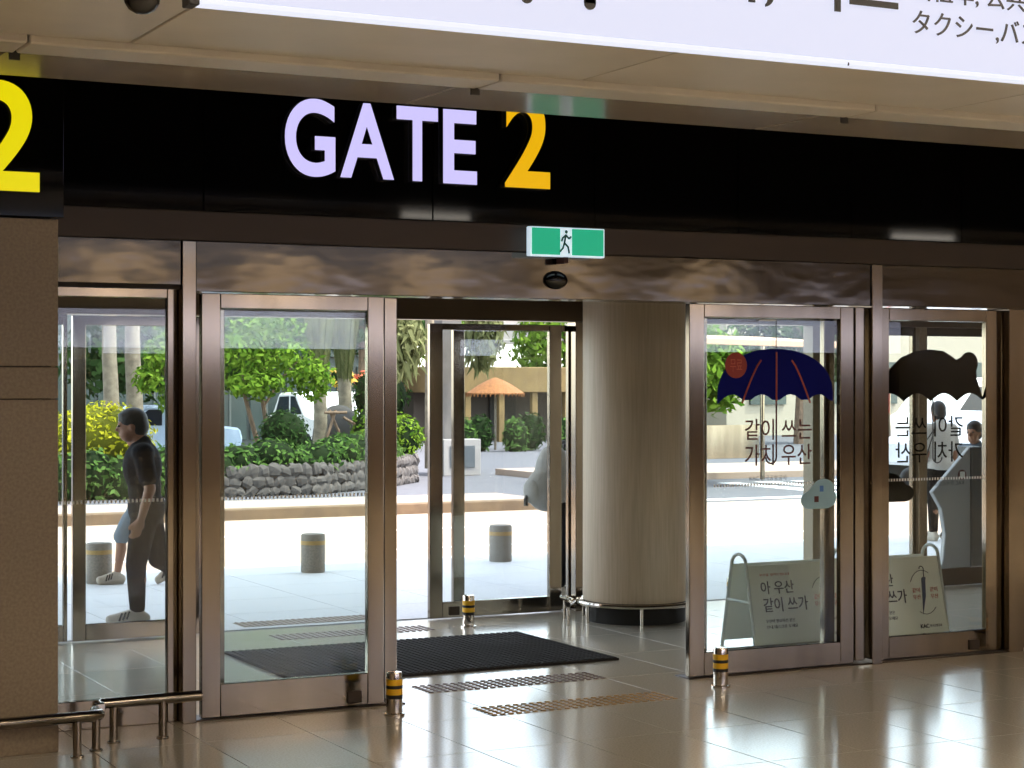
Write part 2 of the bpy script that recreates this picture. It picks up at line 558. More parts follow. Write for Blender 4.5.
# exit sign
t = thing('exit_sign', 'green running man exit sign hung over the opening', 'sign', (5.59, 10.2, 2.7))
MB().box(5.338, 5.864, 10.2, 10.25, 2.705, 2.886).build('case', M_EXITW, t, 0.004)
MB().box(5.35, 5.545, 10.194, 10.2, 2.715, 2.878).build('green_face', M_EXIT, t)
MB().box(5.63, 5.852, 10.194, 10.2, 2.715, 2.878).build('green_face', M_EXIT, t)
rm = MB()
rm.ell((5.585, 10.19, 2.858), 0.011, 0.004, 0.011)
for p, q in (((5.583, 2.842), (5.572, 2.79)), ((5.572, 2.79), (5.598, 2.765)), ((5.598, 2.765), (5.606, 2.725)),
             ((5.572, 2.79), (5.562, 2.757)), ((5.562, 2.757), (5.542, 2.735)), ((5.583, 2.838), (5.605, 2.815)), ((5.605, 2.815), (5.618, 2.83)),
             ((5.583, 2.838), (5.56, 2.82)), ((5.56, 2.82), (5.552, 2.798))):
    rm.cyl((p[0], 10.19, p[1]), (q[0], 10.19, q[1]), 0.006, 0.006, 8)
rm.build('running_figure', mat('exit_dark_green', srgb(40, 110, 96), 0.5), t)
MB().box(5.56, 5.62, 10.25, 10.32, 2.74, 2.86).build('bracket', M_DARK, t)
MB().box(5.575, 5.605, 10.2, 10.3, 2.665, 2.703).build('conduit', mat('conduit_red', srgb(70, 34, 26), 0.5), t)

# ------------------------------------------------------------------ light box sign over the hall
t = thing('light_box_sign', 'white backlit taxi and bus sign hanging under the ceiling edge', 'sign', (4, 5, 2.97))
MB().box(1.578, 8.0, 4.965, 5.012, 2.99, 3.9).build('face', M_LED, t, 0.003)
MB().box(1.578, 8.0, 4.955, 5.012, 2.972, 2.989).build('bottom_rim', M_RIM, t, 0.003)
MB().box(1.545, 1.576, 4.95, 5.015, 2.968, 3.9).build('end_cap', M_BLK, t, 0.003)
# seams in the rim
MB().box(3.76, 3.764, 4.953, 4.957, 2.97, 2.98).build('rim_seam', M_BLK, t)
LB = t

# camera dome and speaker beside it
t = thing('dome_camera', 'small dome security camera under the brown ceiling', 'camera', (1.635, 5.72, 3.08))
MB().lathe([(0.075, 3.22), (0.08, 3.19), (0.078, 3.15), (0.07, 3.14)], 1.635, 5.72, 20).build('housing', mat('camera_grey', srgb(170, 160, 142), 0.4), t, smooth=True)
MB().lathe([(0.058, 3.141), (0.054, 3.115), (0.04, 3.095), (0.02, 3.084), (0.004, 3.082)], 1.635, 5.72, 20).build('dome', mat('smoked_dome', srgb(20, 18, 16), 0.05), t, smooth=True)

# ------------------------------------------------------------------ inner door header and posts
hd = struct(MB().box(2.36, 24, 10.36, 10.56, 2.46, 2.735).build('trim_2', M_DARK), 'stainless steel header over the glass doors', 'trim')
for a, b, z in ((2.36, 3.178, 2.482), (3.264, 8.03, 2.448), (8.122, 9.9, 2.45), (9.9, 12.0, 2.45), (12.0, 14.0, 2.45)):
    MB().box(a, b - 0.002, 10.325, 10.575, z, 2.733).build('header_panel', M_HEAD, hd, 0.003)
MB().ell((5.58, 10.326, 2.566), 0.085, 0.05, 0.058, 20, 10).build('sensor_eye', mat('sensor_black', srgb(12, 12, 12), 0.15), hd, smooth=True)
po = struct(MB().box(3.180, 3.262, 10.31, 10.58, 0, 2.733).build('trim_3', M_STEEL, None, 0.004), 'stainless post between the side window and the door', 'trim')
struct(MB().box(8.03, 8.12, 10.31, 10.58, 0, 2.733).build('trim_4', M_STEEL, None, 0.004), 'stainless post between the two umbrella sticker doors', 'trim')
struct(MB().box(7.925, 8.008, 10.36, 10.44, 0.03, 2.44).build('trim_5', M_STEEL, None, 0.004), 'narrow stainless jamb beside the navy umbrella door', 'trim')
struct(MB().box(9.262, 9.395, 10.33, 10.57, 0, 2.45).build('trim_6', M_STEEL, None, 0.004), 'stainless post beside the bear umbrella door', 'trim')


def leaf(name, x0, x1, y, z1, label, sl=0.1, sr=0.1, rail=0.17, top=0.09, z0=0.012, th=0.05, gl=None, steel=None, block=None):
    """a framed glass leaf: two stiles, two rails, a pane"""
    r = sroot(name, ((x0 + x1) / 2, y, 0), label, 'door' if name.startswith('door') else 'window')
    s = steel or M_STEEL
    MB().box(x0, x0 + sl, y, y + th, z0, z1).build('stile', s, r, 0.004)
    MB().box(x1 - sr, x1, y, y + th, z0, z1).build('stile', s, r, 0.004)
    MB().box(x0 + sl, x1 - sr, y, y + th, z0, z0 + rail).build('bottom_rail', s, r, 0.004)
    MB().box(x0 + sl, x1 - sr, y, y + th, z1 - top, z1).build('top_rail', s, r, 0.004)
    MB().box(x0 + sl, x1 - sr, y + th * 0.5 - 0.004, y + th * 0.5 + 0.004, z0 + rail, z1 - top).build('pane', gl or M_GLASS, r)
    if block:
        MB().box(block, block + 0.09, y - 0.012, y + 0.002, z0 + 0.02, z0 + 0.09).build('floor_guide', M_BRONZE, r, 0.003)
    return r


def gasket(r, x, y0, z0, z1):
    MB().box(x, x + 0.008, y0, y0 + 0.03, z0, z1).build('gasket', M_RUBBER, r)


w1 = leaf('window_1', 2.36, 3.178, 10.40, 2.478, 'tall side window between the pillar and the steel post', 0.02, 0.058, 0.16, 0.07, 0.0)
d1 = leaf('door_1', 3.308, 4.437, 10.36, 2.44, 'front glass leaf beside the post, with hedge and bollard behind it', 0.113, 0.104, 0.19, 0.085, block=4.2)
d2 = leaf('door_2', 3.40, 4.561, 10.45, 2.44, 'rear sliding glass leaf at the opening, overlapping the front one', 0.075, 0.104, 0.17, 0.085)
d3 = leaf('door_3', 6.59, 7.911, 10.36, 2.44, 'sliding glass leaf with the navy umbrella sticker', 0.115, 0.11, 0.155, 0.085)
d4 = leaf('door_4', 6.70, 7.82, 10.45, 2.44, 'rear glass leaf just behind the navy umbrella leaf', 0.085, 0.09, 0.15, 0.085)
d5 = leaf('door_5', 8.146, 9.25, 10.40, 2.44, 'glass leaf with the black bear umbrella sticker', 0.1, 0.14, 0.155, 0.085, block=8.95)
w2 = leaf('window_2', 9.42, 10.4, 10.40, 2.44, 'glass leaf past the bear umbrella door', 0.1, 0.1, 0.15, 0.085)
leaf('window_3', 12.2, 14.0, 10.40, 2.44, 'far glass leaf of the second opening', 0.1, 0.1, 0.15, 0.085)
gasket(d1, 4.4385, 10.37, 0.02, 2.44)
gasket(d3, 7.912, 10.37, 0.02, 2.44)
struct(MB().box(14, 24, 10.34, 10.6, 0, 2.74).build('wall_front_east', M_STONE), 'stone wall past the doors', 'wall')
# threshold track between the inner leaves
for k, (a, b, lab) in enumerate(((3.262, 4.57, 'dark floor track under the leaf beside the post'), (6.58, 8.03, 'dark floor track under the navy umbrella door'), (8.12, 9.26, 'dark floor track under the bear umbrella door'))):
    struct(MB().box(a, b, 10.345, 10.52, -0.01, 0.008).build('trim_%d' % (14 + k), M_BRONZE, None, 0.002), lab, 'trim')


def dots(r, x0, x1, y, z, size=0.011, pitch=0.024):
    m = MB()
    x = x0
    while x < x1:
        m.box(x, x + size, y, y + 0.001, z, z + size * 1.7)
        x += pitch
    o = m.build('dotted_strip', M_DOT, r)
    o['kind'] = 'stuff'


dots(d1, 3.43, 4.32, 10.377, 1.255)
dots(w1, 2.39, 3.11, 10.417, 1.255)
dots(d3, 6.79, 7.72, 10.377, 1.24)
dots(d5, 8.25, 9.10, 10.417, 1.24)
text('lettering', 'KAC 한국공항공사', M_GREY, 7.07, 7.37, 1.275, 1.31, 10.377, d3, depth=0.001)
text('lettering', 'KAC 한국공항공사', M_GREY, 8.62, 8.92, 1.20, 1.235, 10.417, d5, depth=0.001, mirror=True)


# umbrella stickers hanging on the glass
def umbrella_outline(x0, x1, zb, zt, scallops, ear=None, n=40):
    cx, w = (x0 + x1) / 2, (x1 - x0) / 2
    top = []
    for i in range(n + 1):
        t = math.pi * i / n
        top.append((cx + w * math.cos(t), zb + (zt - zb) * math.sin(t) ** 0.72))
    if ear:
        ex, ez, er = ear
        out = []
        done = False
        for p in top:
            if (p[0] - ex) ** 2 + (p[1] - ez) ** 2 < er * er:
                if not done:
                    done = True
                    for k in range(17):
                        a = R(-50 + 190 * k / 16)
                        out.append((ex + er * math.cos(a), ez + er * math.sin(a)))
            else:
                out.append(p)
        top = out
    bot = []
    for k in range(scallops):
        a = x0 + (x1 - x0) * k / scallops
        b = x0 + (x1 - x0) * (k + 1) / scallops
        for i in range(0 if k == 0 else 1, 8):
            u = i / 8
            bot.append((a + (b - a) * u, zb - 0.012 + 0.06 * math.sin(math.pi * u)))
    return list(reversed(list(reversed(bot)))) + top[:-1] if False else bot + top[:-1]


t = thing('umbrella_sticker', 'navy umbrella cutout with orange ribs and red badge on the glass', 'sticker', (7.27, 10.372, 1.4))
US = (6.812, 7.742, 1.80, 2.152)
MB().prism_xz(umbrella_outline(*US, 4), 10.366, 10.372).build('canopy', M_NAVY, t)
for k, dx in ((-1, -0.2), (0, 0), (1, 0.2)):
    pts = []
    for i in range(9):
        u = i / 8
        pts.append((7.277 + dx * (0.62 + 0.75 * u ** 0.8) * (1 if k else 0), 10.364, 2.075 + (0.055 if k == 0 else 0.0) - u * (0.285 + (0.04 if k == 0 else 0))))
    MB().tube(pts, 0.006, 6).build('rib', M_ORANGE, t)
pts = [(7.277, 10.366, 1.82), (7.277, 10.366, 1.43)] + [(7.235 + 0.042 * math.cos(a), 10.366, 1.43 - 0.042 * math.sin(a)) for a in [R(v) for v in range(15, 181, 15)]]
MB().tube(pts, 0.006, 6).build('handle', M_MAROON, t)
MB().tube([(7.277, 10.368, 2.14), (7.277, 10.368, 2.345)], 0.003, 6).build('ferrule', M_GREY, t)
MB().box(7.14, 7.28, 10.366, 10.37, 2.335, 2.345).build('hanger', M_DOT, t)
MB().cyl((6.953, 10.36, 2.04), (6.953, 10.366, 2.04), 0.085, 0.085, 24).build('badge', M_RED, t)
text('badge_lettering', '무료', M_ORANGE, 6.905, 7.0, 2.0, 2.08, 10.358, t, depth=0.002)
text('lettering', '같이 쓰는', M_MAROON, 7.03, 7.57, 1.545, 1.685, 10.372, t, depth=0.002, bold=0.004)
text('lettering', '가치 우산', M_MAROON, 7.03, 7.57, 1.375, 1.515, 10.372, t, depth=0.002, bold=0.004)

t = thing('bear_umbrella_sticker', 'black bear eared umbrella cutout on the glass', 'sticker', (8.68, 10.42, 1.4))
top = [(9.115, 1.80), (9.09, 1.87), (9.055, 1.95)]
top += [(8.985 + 0.08 * math.cos(R(a)), 2.06 + 0.082 * math.sin(R(a))) for a in range(-35, 156, 12)]
top += [(8.87, 2.085), (8.82, 2.115), (8.75, 2.148), (8.63, 2.158), (8.5, 2.143), (8.38, 2.10), (8.28, 2.02), (8.20, 1.92), (8.165, 1.80)]
bot = []
for k in range(4):
    a_, b_ = 8.165 + 0.2375 * k, 8.165 + 0.2375 * (k + 1)
    bot += [(a_ + (b_ - a_) * i / 8, 1.795 + 0.055 * math.sin(math.pi * i / 8)) for i in range(0 if k else 1, 8)]
MB().prism_xz(bot + top, 10.436, 10.442).build('canopy', M_BEAR, t)
pts = [(8.66, 10.438, 1.82), (8.66, 10.438, 1.40)] + [(8.70 - 0.04 * math.cos(a), 10.438, 1.40 - 0.04 * math.sin(a)) for a in [R(v) for v in range(15, 181, 15)]]
MB().tube(pts, 0.005, 6).build('handle', M_GREY, t)
text('lettering', '같이 쓰는', M_BEAR, 8.33, 8.93, 1.545, 1.69, 10.436, t, depth=0.002, bold=0.004, mirror=True)
text('lettering', '가치 우산', M_BEAR, 8.33, 8.93, 1.365, 1.51, 10.436, t, depth=0.002, bold=0.004, mirror=True)


def cloud(name, cx, cz, w, h, y, m, label, mark=None, flip=1):
    t = thing(name, label, 'sticker', (cx, y, cz - h / 2))
    pts = []
    import math as _m
    for (ox, oz, r, a0, a1) in ((0.18, -0.1, 0.33, -90, 40), (0.12, 0.12, 0.36, 20, 150), (-0.3, -0.16, 0.27, 100, 270)):
        for k in range(9):
            a = R(a0 + (a1 - a0) * k / 8)
            pts.append((cx + flip * (ox + r * _m.cos(a)) * w, cz + (oz + r * _m.sin(a)) * h))
    if flip < 0:
        pts.reverse()
    MB().prism_xz(pts, y, y + 0.004).build('cloud_shape', m, t)
    if mark:
        MB().box(cx - 0.045, cx - 0.01, y - 0.002, y, cz - 0.05, cz - 0.01).build('small_picture', M_MAROON, t)
        MB().box(cx + 0.0, cx + 0.03, y - 0.002, y, cz + 0.02, cz + 0.06).build('blue_mark', mat('cloud_mark', srgb(70, 120, 190), 0.5), t)
    return t


cloud('cloud_sticker', 7.63, 1.17, 0.27, 0.22, 10.364, M_CLOUD, 'pale blue cloud sticker on the navy umbrella door', True)
cloud('cloud_sticker', 8.32, 1.19, 0.30, 0.22, 10.436, M_BEAR, 'black backed cloud sticker on the bear umbrella door', None, -1)

# ------------------------------------------------------------------ vestibule ceiling and outer glazing
vc = struct(MB().box(2.36, 14, 10.5, 13.9, 2.736, 2.80).build('ceiling_vestibule', M_DARK), 'dark diagonal slat ceiling between the two rows of doors', 'ceiling')


def clip(poly, a, b, c):
    """keep a*x+b*y<=c"""
    out = []
    for i, p in enumerate(poly):
        q = poly[(i + 1) % len(poly)]
        dp, dq = a * p[0] + b * p[1] - c, a * q[0] + b * q[1] - c
        if dp <= 0:
            out.append(p)
        if dp * dq < 0:
            u = dp / (dp - dq)
            out.append((p[0] + (q[0] - p[0]) * u, p[1] + (q[1] - p[1]) * u))
    return out


u = 2.36 - 13.85
while u < 14 - 10.58:
    poly = [(2.37, 10.58), (13.9, 10.58), (13.9, 13.80), (2.37, 13.80)]
    poly = clip(poly, 1, -1, u + 0.27)
    poly = clip(poly, -1, 1, -u) if poly else poly
    if len(poly) >= 3:
        MB().prism_xy(poly, 2.712, 2.737).build('slat', M_VCEIL, vc)
    u += 0.30
oh = struct(MB().box(2.36, 24, 13.8, 13.98, 2.43, 2.76).build('trim_9', mat('bronze_header', srgb(96, 82, 66), 0.3, 0.5), None, 0.004), 'bronze header over the outer doors', 'trim')
struct(MB().box(-8, 24, 13.82, 14.0, 2.76, 6.2).build('wall_outer_upper', M_HWALL), 'outer wall above the outer doors', 'wall')
struct(MB().box(-8, 24, -14, 14.0, 6.0, 6.2).build('ceiling_roof', M_DARK), 'flat roof of the terminal', 'roof')
struct(MB().box(14, 24, 13.85, 14.0, 0, 2.76).build('wall_outer_east', M_HWALL), 'outer wall past the outer doors', 'wall')

leaf('window_4', 2.40, 3.40, 13.86, 2.43, 'outer pane nearest the pillar', 0.06, 0.03, 0.12, 0.08, gl=M_GLASS2)
leaf('door_6', 3.435, 4.42, 13.84, 2.42, 'outer glass leaf that the walking man passes', 0.098, 0.1, 0.12, 0.07, gl=M_GLASS2)
leaf('door_7', 6.33, 7.542, 13.84, 2.40, 'outer glass leaf beside the round column', 0.115, 0.114, 0.125, 0.05, gl=M_GLASS2, block=6.5)
o2 = leaf('door_8', 6.58, 7.70, 13.92, 2.40, 'rear outer leaf behind the one beside the column', 0.1, 0.05, 0.11, 0.05, gl=M_GLASS2)
struct(MB().box(7.665, 7.76, 13.82, 13.97, 0, 2.43).build('trim_10', M_STEEL, None, 0.004), 'outer jamb behind the round column', 'trim')
leaf('window_5', 7.8, 8.9, 13.86, 2.43, 'outer pane behind the round column', 0.08, 0.08, 0.12, 0.08, gl=M_GLASS2)
struct(MB().box(10.10, 10.29, 13.82, 13.97, 0, 2.43).build('trim_11', M_STONE, None, 0.004), 'broad outer post seen through the navy umbrella door', 'trim')
leaf('window_6', 10.30, 11.30, 13.86, 2.43, 'outer pane behind the two white boards', 0.06, 0.04, 0.14, 0.08, gl=M_GLASS2)
struct(MB().box(11.305, 11.40, 13.82, 13.97, 0, 2.43).build('trim_12', M_STONE, None, 0.004), 'slim outer post seen through the bear umbrella door', 'trim')
leaf('window_7', 11.405, 12.6, 13.86, 2.43, 'outer pane in front of the grey wayfinding panel', 0.03, 0.06, 0.16, 0.08, gl=M_GLASS2, steel=M_BRONZE)
leaf('window_8', 12.6, 14.0, 13.86, 2.43, 'outer pane furthest from the pillar', 0.06, 0.06, 0.16, 0.08, gl=M_GLASS2, steel=M_BRONZE)

# round column
t = thing('round_column', 'thick round beige column between the doors', 'column', (7.85, 13.15, 0))
MB().lathe([(0.43, 0.17), (0.43, 2.735)], 7.85, 13.15, 64).build('shaft', M_COLUMN, t, smooth=True)
MB().lathe([(0.405, 0.0), (0.405, 0.172)], 7.85, 13.15, 48).build('plinth', M_DARK, t, smooth=True)
t = thing('column_guard_ring', 'low chrome guard ring around the round column', 'guard rail', (7.85, 13.15, 0))
MB().tube([(7.85 + 0.47 * math.cos(R(a)), 13.15 + 0.47 * math.sin(R(a)), 0.15) for a in range(0, 360, 8)], 0.02, 8, True).build('ring', M_CHROME, t, smooth=True)
for a in (-175, -115, -55, 5, 65, 125):
    x, y = 7.85 + 0.47 * math.cos(R(a)), 13.15 + 0.47 * math.sin(R(a))
    MB().cyl((x, y, 0), (x, y, 0.14), 0.014).build('leg', M_CHROME, t, smooth=True)
t = thing('door_guard_rail', 'stub of chrome guard rail beside the round column', 'guard rail', (7.2, 13.2, 0))
MB().tube([(7.15, 13.02, 0.17), (7.3, 13.2, 0.17), (7.36, 13.5, 0.17)], 0.022, 10).build('rail', M_CHROME, t, smooth=True)
for x, y in ((7.16, 13.03), (7.355, 13.45)):
    MB().cyl((x, y, 0), (x, y, 0.18), 0.014).build('post', M_CHROME, t, smooth=True)

# ------------------------------------------------------------------ mat, tactile studs
em = MB().box(4.26, 6.605, 11.29, 12.82, 0.0, 0.014)
for i in range(47):
    em.box(4.262 + i * 0.05, 4.262 + i * 0.05 + 0.03, 11.30, 12.81, 0.013, 0.02)
x = em.build('entrance_mat', M_MAT)
tag(x, 'large black ribbed entrance mat inside the opening', 'mat')
stud = MB()
for i in range(6):
    for j in range(6):
        cx, cy = 0.025 + 0.05 * i, 0.025 + 0.05 * j
        stud.lathe([(0.018, 0.001), (0.016, 0.006), (0.009, 0.008)], cx, cy, 8)
st_a = stud.mesh('studs', M_TACT, smooth=True)
st_b = stud.mesh('studs', M_TACTB, smooth=True)
base_me = MB().box(0.001, 0.299, 0.001, 0.299, 0.0, 0.0015).mesh('base', M_TILE)
for yy, x0, n, me, lab in ((9.74, 4.85, 4, st_a, 'brass tactile stud strip in front of the opening'),
                           (10.62, 4.85, 4, st_b, 'brown tactile stud strip between the opening and the mat'),
                           (13.28, 4.85, 4, st_b, 'brown tactile stud strip between the mat and the street'),
                           (14.1, 4.85, 4, st_b, 'brown tactile stud strip outside the outer doors')):
    t = thing('tactile_strip', lab, 'tactile paving', (x0, yy, 0), 0, 'tactile strips')
    t.scale = (1.07, 1, 1)
    for k in range(n):
        b = obj('base', base_me, t, True)
        b.location = (0.3 * k, 0, 0)
        s_ = obj('studs', me, t, True)
        s_.location = (0.3 * k, 0, 0)
        s_['kind'] = 'stuff'

# ------------------------------------------------------------------ short chrome bollards at the doors
bl_base = MB().lathe([(0.062, 0), (0.062, 0.012), (0.05, 0.016)], 0, 0, 20).mesh('flange', M_CHROME, smooth=True)
bl_body = MB().lathe([(0.047, 0.01), (0.047, 0.24), (0.044, 0.25), (0.03, 0.253)], 0, 0, 24).mesh('body', M_CHROME, smooth=True)
bl_y = MB().lathe([(0.0482, 0), (0.0482, 0.035)], 0, 0, 24).mesh('yellow_band', M_YEL, smooth=True)
bl_k = MB().lathe([(0.0480, 0), (0.0480, 0.022)], 0, 0, 24).mesh('black_band', M_BLK, smooth=True)
for x, y, lab in ((4.365, 10.04, 'chrome bollard with yellow bands at the near corner of the opening'),
                  (6.43, 13.33, 'chrome bollard with yellow bands at the outer leaf by the column'),
                  (6.60, 10.01, 'chrome bollard with yellow bands by the navy umbrella door'),
                  (9.02, 13.5, 'chrome bollard with yellow bands seen behind the navy umbrella glass'),
                  (9.30, 10.12, 'chrome bollard with yellow bands past the bear umbrella door')):
    t = thing('door_bollard', lab, 'bollard', (x, y, 0), 0, 'chrome door bollards')
    obj('flange', bl_base, t, True)
    obj('body', bl_body, t, True)
    for z in (0.12, 0.175):
        o = obj('yellow_band', bl_y, t, True); o.location.z = z
        o = obj('black_band', bl_k, t, True); o.location.z = z - 0.022

# ------------------------------------------------------------------ low guard rails by the pillar
t = thing('guard_rail', 'low steel guard rail running along the pillar foot', 'guard rail', (1.5, 9.67, 0))
MB().tube([(0.2, 9.62, 0.205), (2.5, 9.66, 0.205), (2.545, 9.70, 0.205), (2.55, 9.8, 0.205)], 0.03, 12).build('rail', M_STEEL, t, smooth=True)
for x, y in ((0.6, 9.625), (2.42, 9.658), (2.55, 9.78)):
    MB().cyl((x, y, 0), (x, y, 0.2), 0.022, n=14).build('post', M_STEEL, t, smooth=True)
    MB().lathe([(0.035, 0), (0.035, 0.008)], x, y, 16).build('foot', M_STEEL, t)
t = thing('guard_rail', 'short steel guard rail in front of the side window', 'guard rail', (2.85, 9.95, 0))
MB().tube([(2.585, 9.9, 0.215), (2.62, 9.95, 0.215), (3.18, 9.97, 0.215)], 0.03, 12).build('rail', M_STEEL, t, smooth=True)
for x in (2.69, 2.96):
    MB().cyl((x, 9.955, 0), (x, 9.955, 0.21), 0.022, n=14).build('post', M_STEEL, t, smooth=True)
    MB().lathe([(0.035, 0), (0.035, 0.008)], x, 9.955, 16).build('foot', M_STEEL, t)
MB().box(2.57, 2.62, 9.85, 9.93, 0.195, 0.235).build('end_clip', M_CHROME, t, 0.005)


# ------------------------------------------------------------------ A-boards between the doors
def aboard(x0, label):
    W, H_, D = 0.84, 0.62, 0.44
    yf = 11.04
    t = thing('a_board', label, 'sign board', (x0 + W / 2, yf + D / 2, 0), 0, 'white umbrella share boards')
    lean = 0.13

    def front(x, z):                # point on the front board plane at height z
        return yf + lean * z / H_

    for xx, nm in ((x0, 'end_frame'), (x0 + W, 'end_frame')):
        pts = [(xx, yf, 0.0), (xx, yf + lean, H_)]
        yc = yf + D / 2
        rr = D / 2 - lean
        for a in range(165, -1, -15):
            pts.append((xx, yc + rr * math.cos(R(a)), H_ + 0.075 * math.sin(R(a))))
        pts += [(xx, yf + D - lean, H_), (xx, yf + D, 0.0)]
        MB().tube(pts, 0.013, 8).build(nm, M_TUBE, t, smooth=True)
        MB().cyl((xx, yf + lean * 0.6, 0.36), (xx, yf + D - lean * 0.6, 0.36), 0.01).build('cross_bar', M_TUBE, t)
    for s in (0, 1):
        y0 = yf if s == 0 else yf + D
        y1 = yf + lean if s == 0 else yf + D - lean
        vs = [(x0, y0 + 0.0, 0.055), (x0 + W, y0, 0.055), (x0 + W, y1, H_), (x0, y1, H_)]
        dy = 0.012 if s == 0 else -0.012
        vs += [(a, b + dy, c) for a, b, c in vs]
        m = MB().add(vs, [(0, 1, 2, 3), (7, 6, 5, 4), (0, 4, 5, 1), (1, 5, 6, 2), (2, 6, 7, 3), (3, 7, 4, 0)])
        p = m.build('front_panel' if s == 0 else 'back_panel', M_PAPER, t, 0.003)
    # print on the front panel, laid into its slope
    sl = math.atan2(lean, H_ - 0.055)

    def put(me, nm):
        for v in me.vertices:
            z = v.co.z
            v.co.y += (yf - 0.004) + lean * (z - 0.055) / (H_ - 0.055)
        me.update()
        obj(nm, me, t)

    put(text_mesh('lettering', '아 우산', M_INK, x0 + 0.10, x0 + 0.385, 0.415, 0.505, 0, depth=0.003, bold=0.008), 'lettering')
    put(text_mesh('lettering', '같이 쓰가', M_INK, x0 + 0.105, x0 + 0.49, 0.29, 0.39, 0, depth=0.003, bold=0.008), 'lettering')
    put(text_mesh('small_lettering', '우산을 빌려드립니다', M_ORANGE, x0 + 0.10, x0 + 0.36, 0.54, 0.56, 0, depth=0.003), 'small_lettering')
    put(text_mesh('small_lettering', '우산이 필요하신 분은', M_INK, x0 + 0.11, x0 + 0.36, 0.215, 0.24, 0, depth=0.003), 'small_lettering')
    put(text_mesh('small_lettering', '안내 데스크로 오세요', M_INK, x0 + 0.11, x0 + 0.38, 0.175, 0.20, 0, depth=0.003), 'small_lettering')
    for dx in (0.55, 0.715):
        put(text_mesh('orange_note', '같이', M_ORANGE, x0 + dx, x0 + dx + 0.07, 0.36, 0.395, 0, depth=0.003), 'orange_note')
        put(text_mesh('orange_note', '우산', M_ORANGE, x0 + dx, x0 + dx + 0.07, 0.31, 0.345, 0, depth=0.003), 'orange_note')
    put(text_mesh('logo', 'KAC', M_INKB, x0 + 0.58, x0 + 0.66, 0.10, 0.13, 0, depth=0.003, bold=0.02), 'logo')
    put(text_mesh('small_lettering', '한국공항공사', M_GREY, x0 + 0.67, x0 + 0.78, 0.105, 0.125, 0, depth=0.003), 'small_lettering')
    # folded umbrella drawing
    cxu = x0 + 0.655
    um = MB()
    out = [(cxu - 0.035, 0.20), (cxu + 0.012, 0.33), (cxu + 0.028, 0.45), (cxu + 0.036, 0.46), (cxu + 0.03, 0.47), (cxu + 0.006, 0.47), (cxu - 0.006, 0.46), (cxu - 0.018, 0.34)]
    um.prism_xz(out, -0.001, 0.002)
    put(um.mesh('umbrella_drawing', mat('drawing_navy', srgb(36, 50, 84), 0.5)), 'umbrella_drawing')
    hk = MB().tube([(cxu + 0.018, 0, 0.47), (cxu + 0.024, 0, 0.53)] + [(cxu + 0.004 + 0.02 * math.cos(R(a)), 0, 0.53 + 0.02 * math.sin(R(a))) for a in range(30, 200, 30)], 0.0035, 6)
    put(hk.mesh('drawing_handle', M_GREY), 'drawing_handle')
    for a0, a1 in ((60, 150), (240, 320)):
        ar = MB().tube([(cxu + 0.13 * math.cos(R(a)), 0, 0.36 + 0.16 * math.sin(R(a))) for a in range(a0, a1 + 1, 15)], 0.0025, 5)
        put(ar.mesh('arc_arrow', M_GREY), 'arc_arrow')
    return t


aboard(7.58, 'white folding board with umbrella notice behind the navy umbrella door')
aboard(8.475, 'white folding board with umbrella drawing behind the bear umbrella door')

# ------------------------------------------------------------------ outside ground
pv = struct(MB().box(-12, 40, 14.0, 18.75, -0.4, -0.006).build('floor_pavement', M_GROUT), 'grey paved walk outside the outer doors', 'floor')
slab_me = MB().box(0.003, 0.997, 0.003, 0.947, -0.03, 0).mesh('slab', M_PAVE, 0.002)
for i in range(22):
    for j in range(5):
        o = obj('slab', slab_me, pv)
        o.location = (1.0 + i, 14.0 + 0.95 * j, 0)
MB().box(-12, 1.0, 14.0, 18.75, -0.03, 0).build('pavement_sheet', M_PAVE, pv)
MB().box(23.0, 40, 14.0, 18.75, -0.03, 0).build('pavement_sheet', M_PAVE, pv)
road = struct(MB().box(-30, 80, 18.75, 27.0, -0.5, -0.15).build('floor_road', M_ROAD), 'sunlit road in front of the terminal', 'road')
for y0, y1, segs in ((19.0, 19.35, [(-30, 80)]), (21.2, 21.36, [(-6.5 + 5 * k, -3.2 + 5 * k) for k in range(9)]), (23.9, 24.1, [(-30, 15)])):
    for a, b in segs:
        MB().box(a, b, y0, y1, -0.151, -0.146).build('lane_line', M_LINE, road)
kb = struct(MB().box(-30, 14.5, 26.75, 26.95, -0.3, 0.02).build('trim_13', M_KERB, None, 0.02), 'brown kerb on the far side of the road', 'kerb')
sw = struct(MB().box(-30, 14.5, 26.95, 29.0, -0.3, -0.01).build('floor_sidewalk', M_SIDEW), 'pale far sidewalk', 'floor')
as_ = struct(MB().box(-30, 90, 27.0, 90, -0.5, -0.152).build('floor_asphalt', M_ASPH), 'grey asphalt of the far lane', 'road')
for k in range(7):
    MB().box(19.5 + 0.9 * k + 1.5, 19.95 + 0.9 * k + 1.5, 28.2, 32, -0.153, -0.148).build('crossing_bar', M_LINE, as_)
MB().box(14.5, 80, 27.4, 27.75, -0.153, -0.147).build('lane_line', M_LINE, as_)
isl = struct(MB().box(18.5, 80, 33.2, 37.0, -0.3, -0.02).build('floor_island', M_SIDEW), 'pale traffic island beyond the crossing', 'floor')

# canopy over the walk
struct(MB().box(-12, 40, 14.0, 16.7, 6.2, 6.5).build('ceiling_canopy', M_HWALL), 'flat canopy over the outside walk', 'canopy')

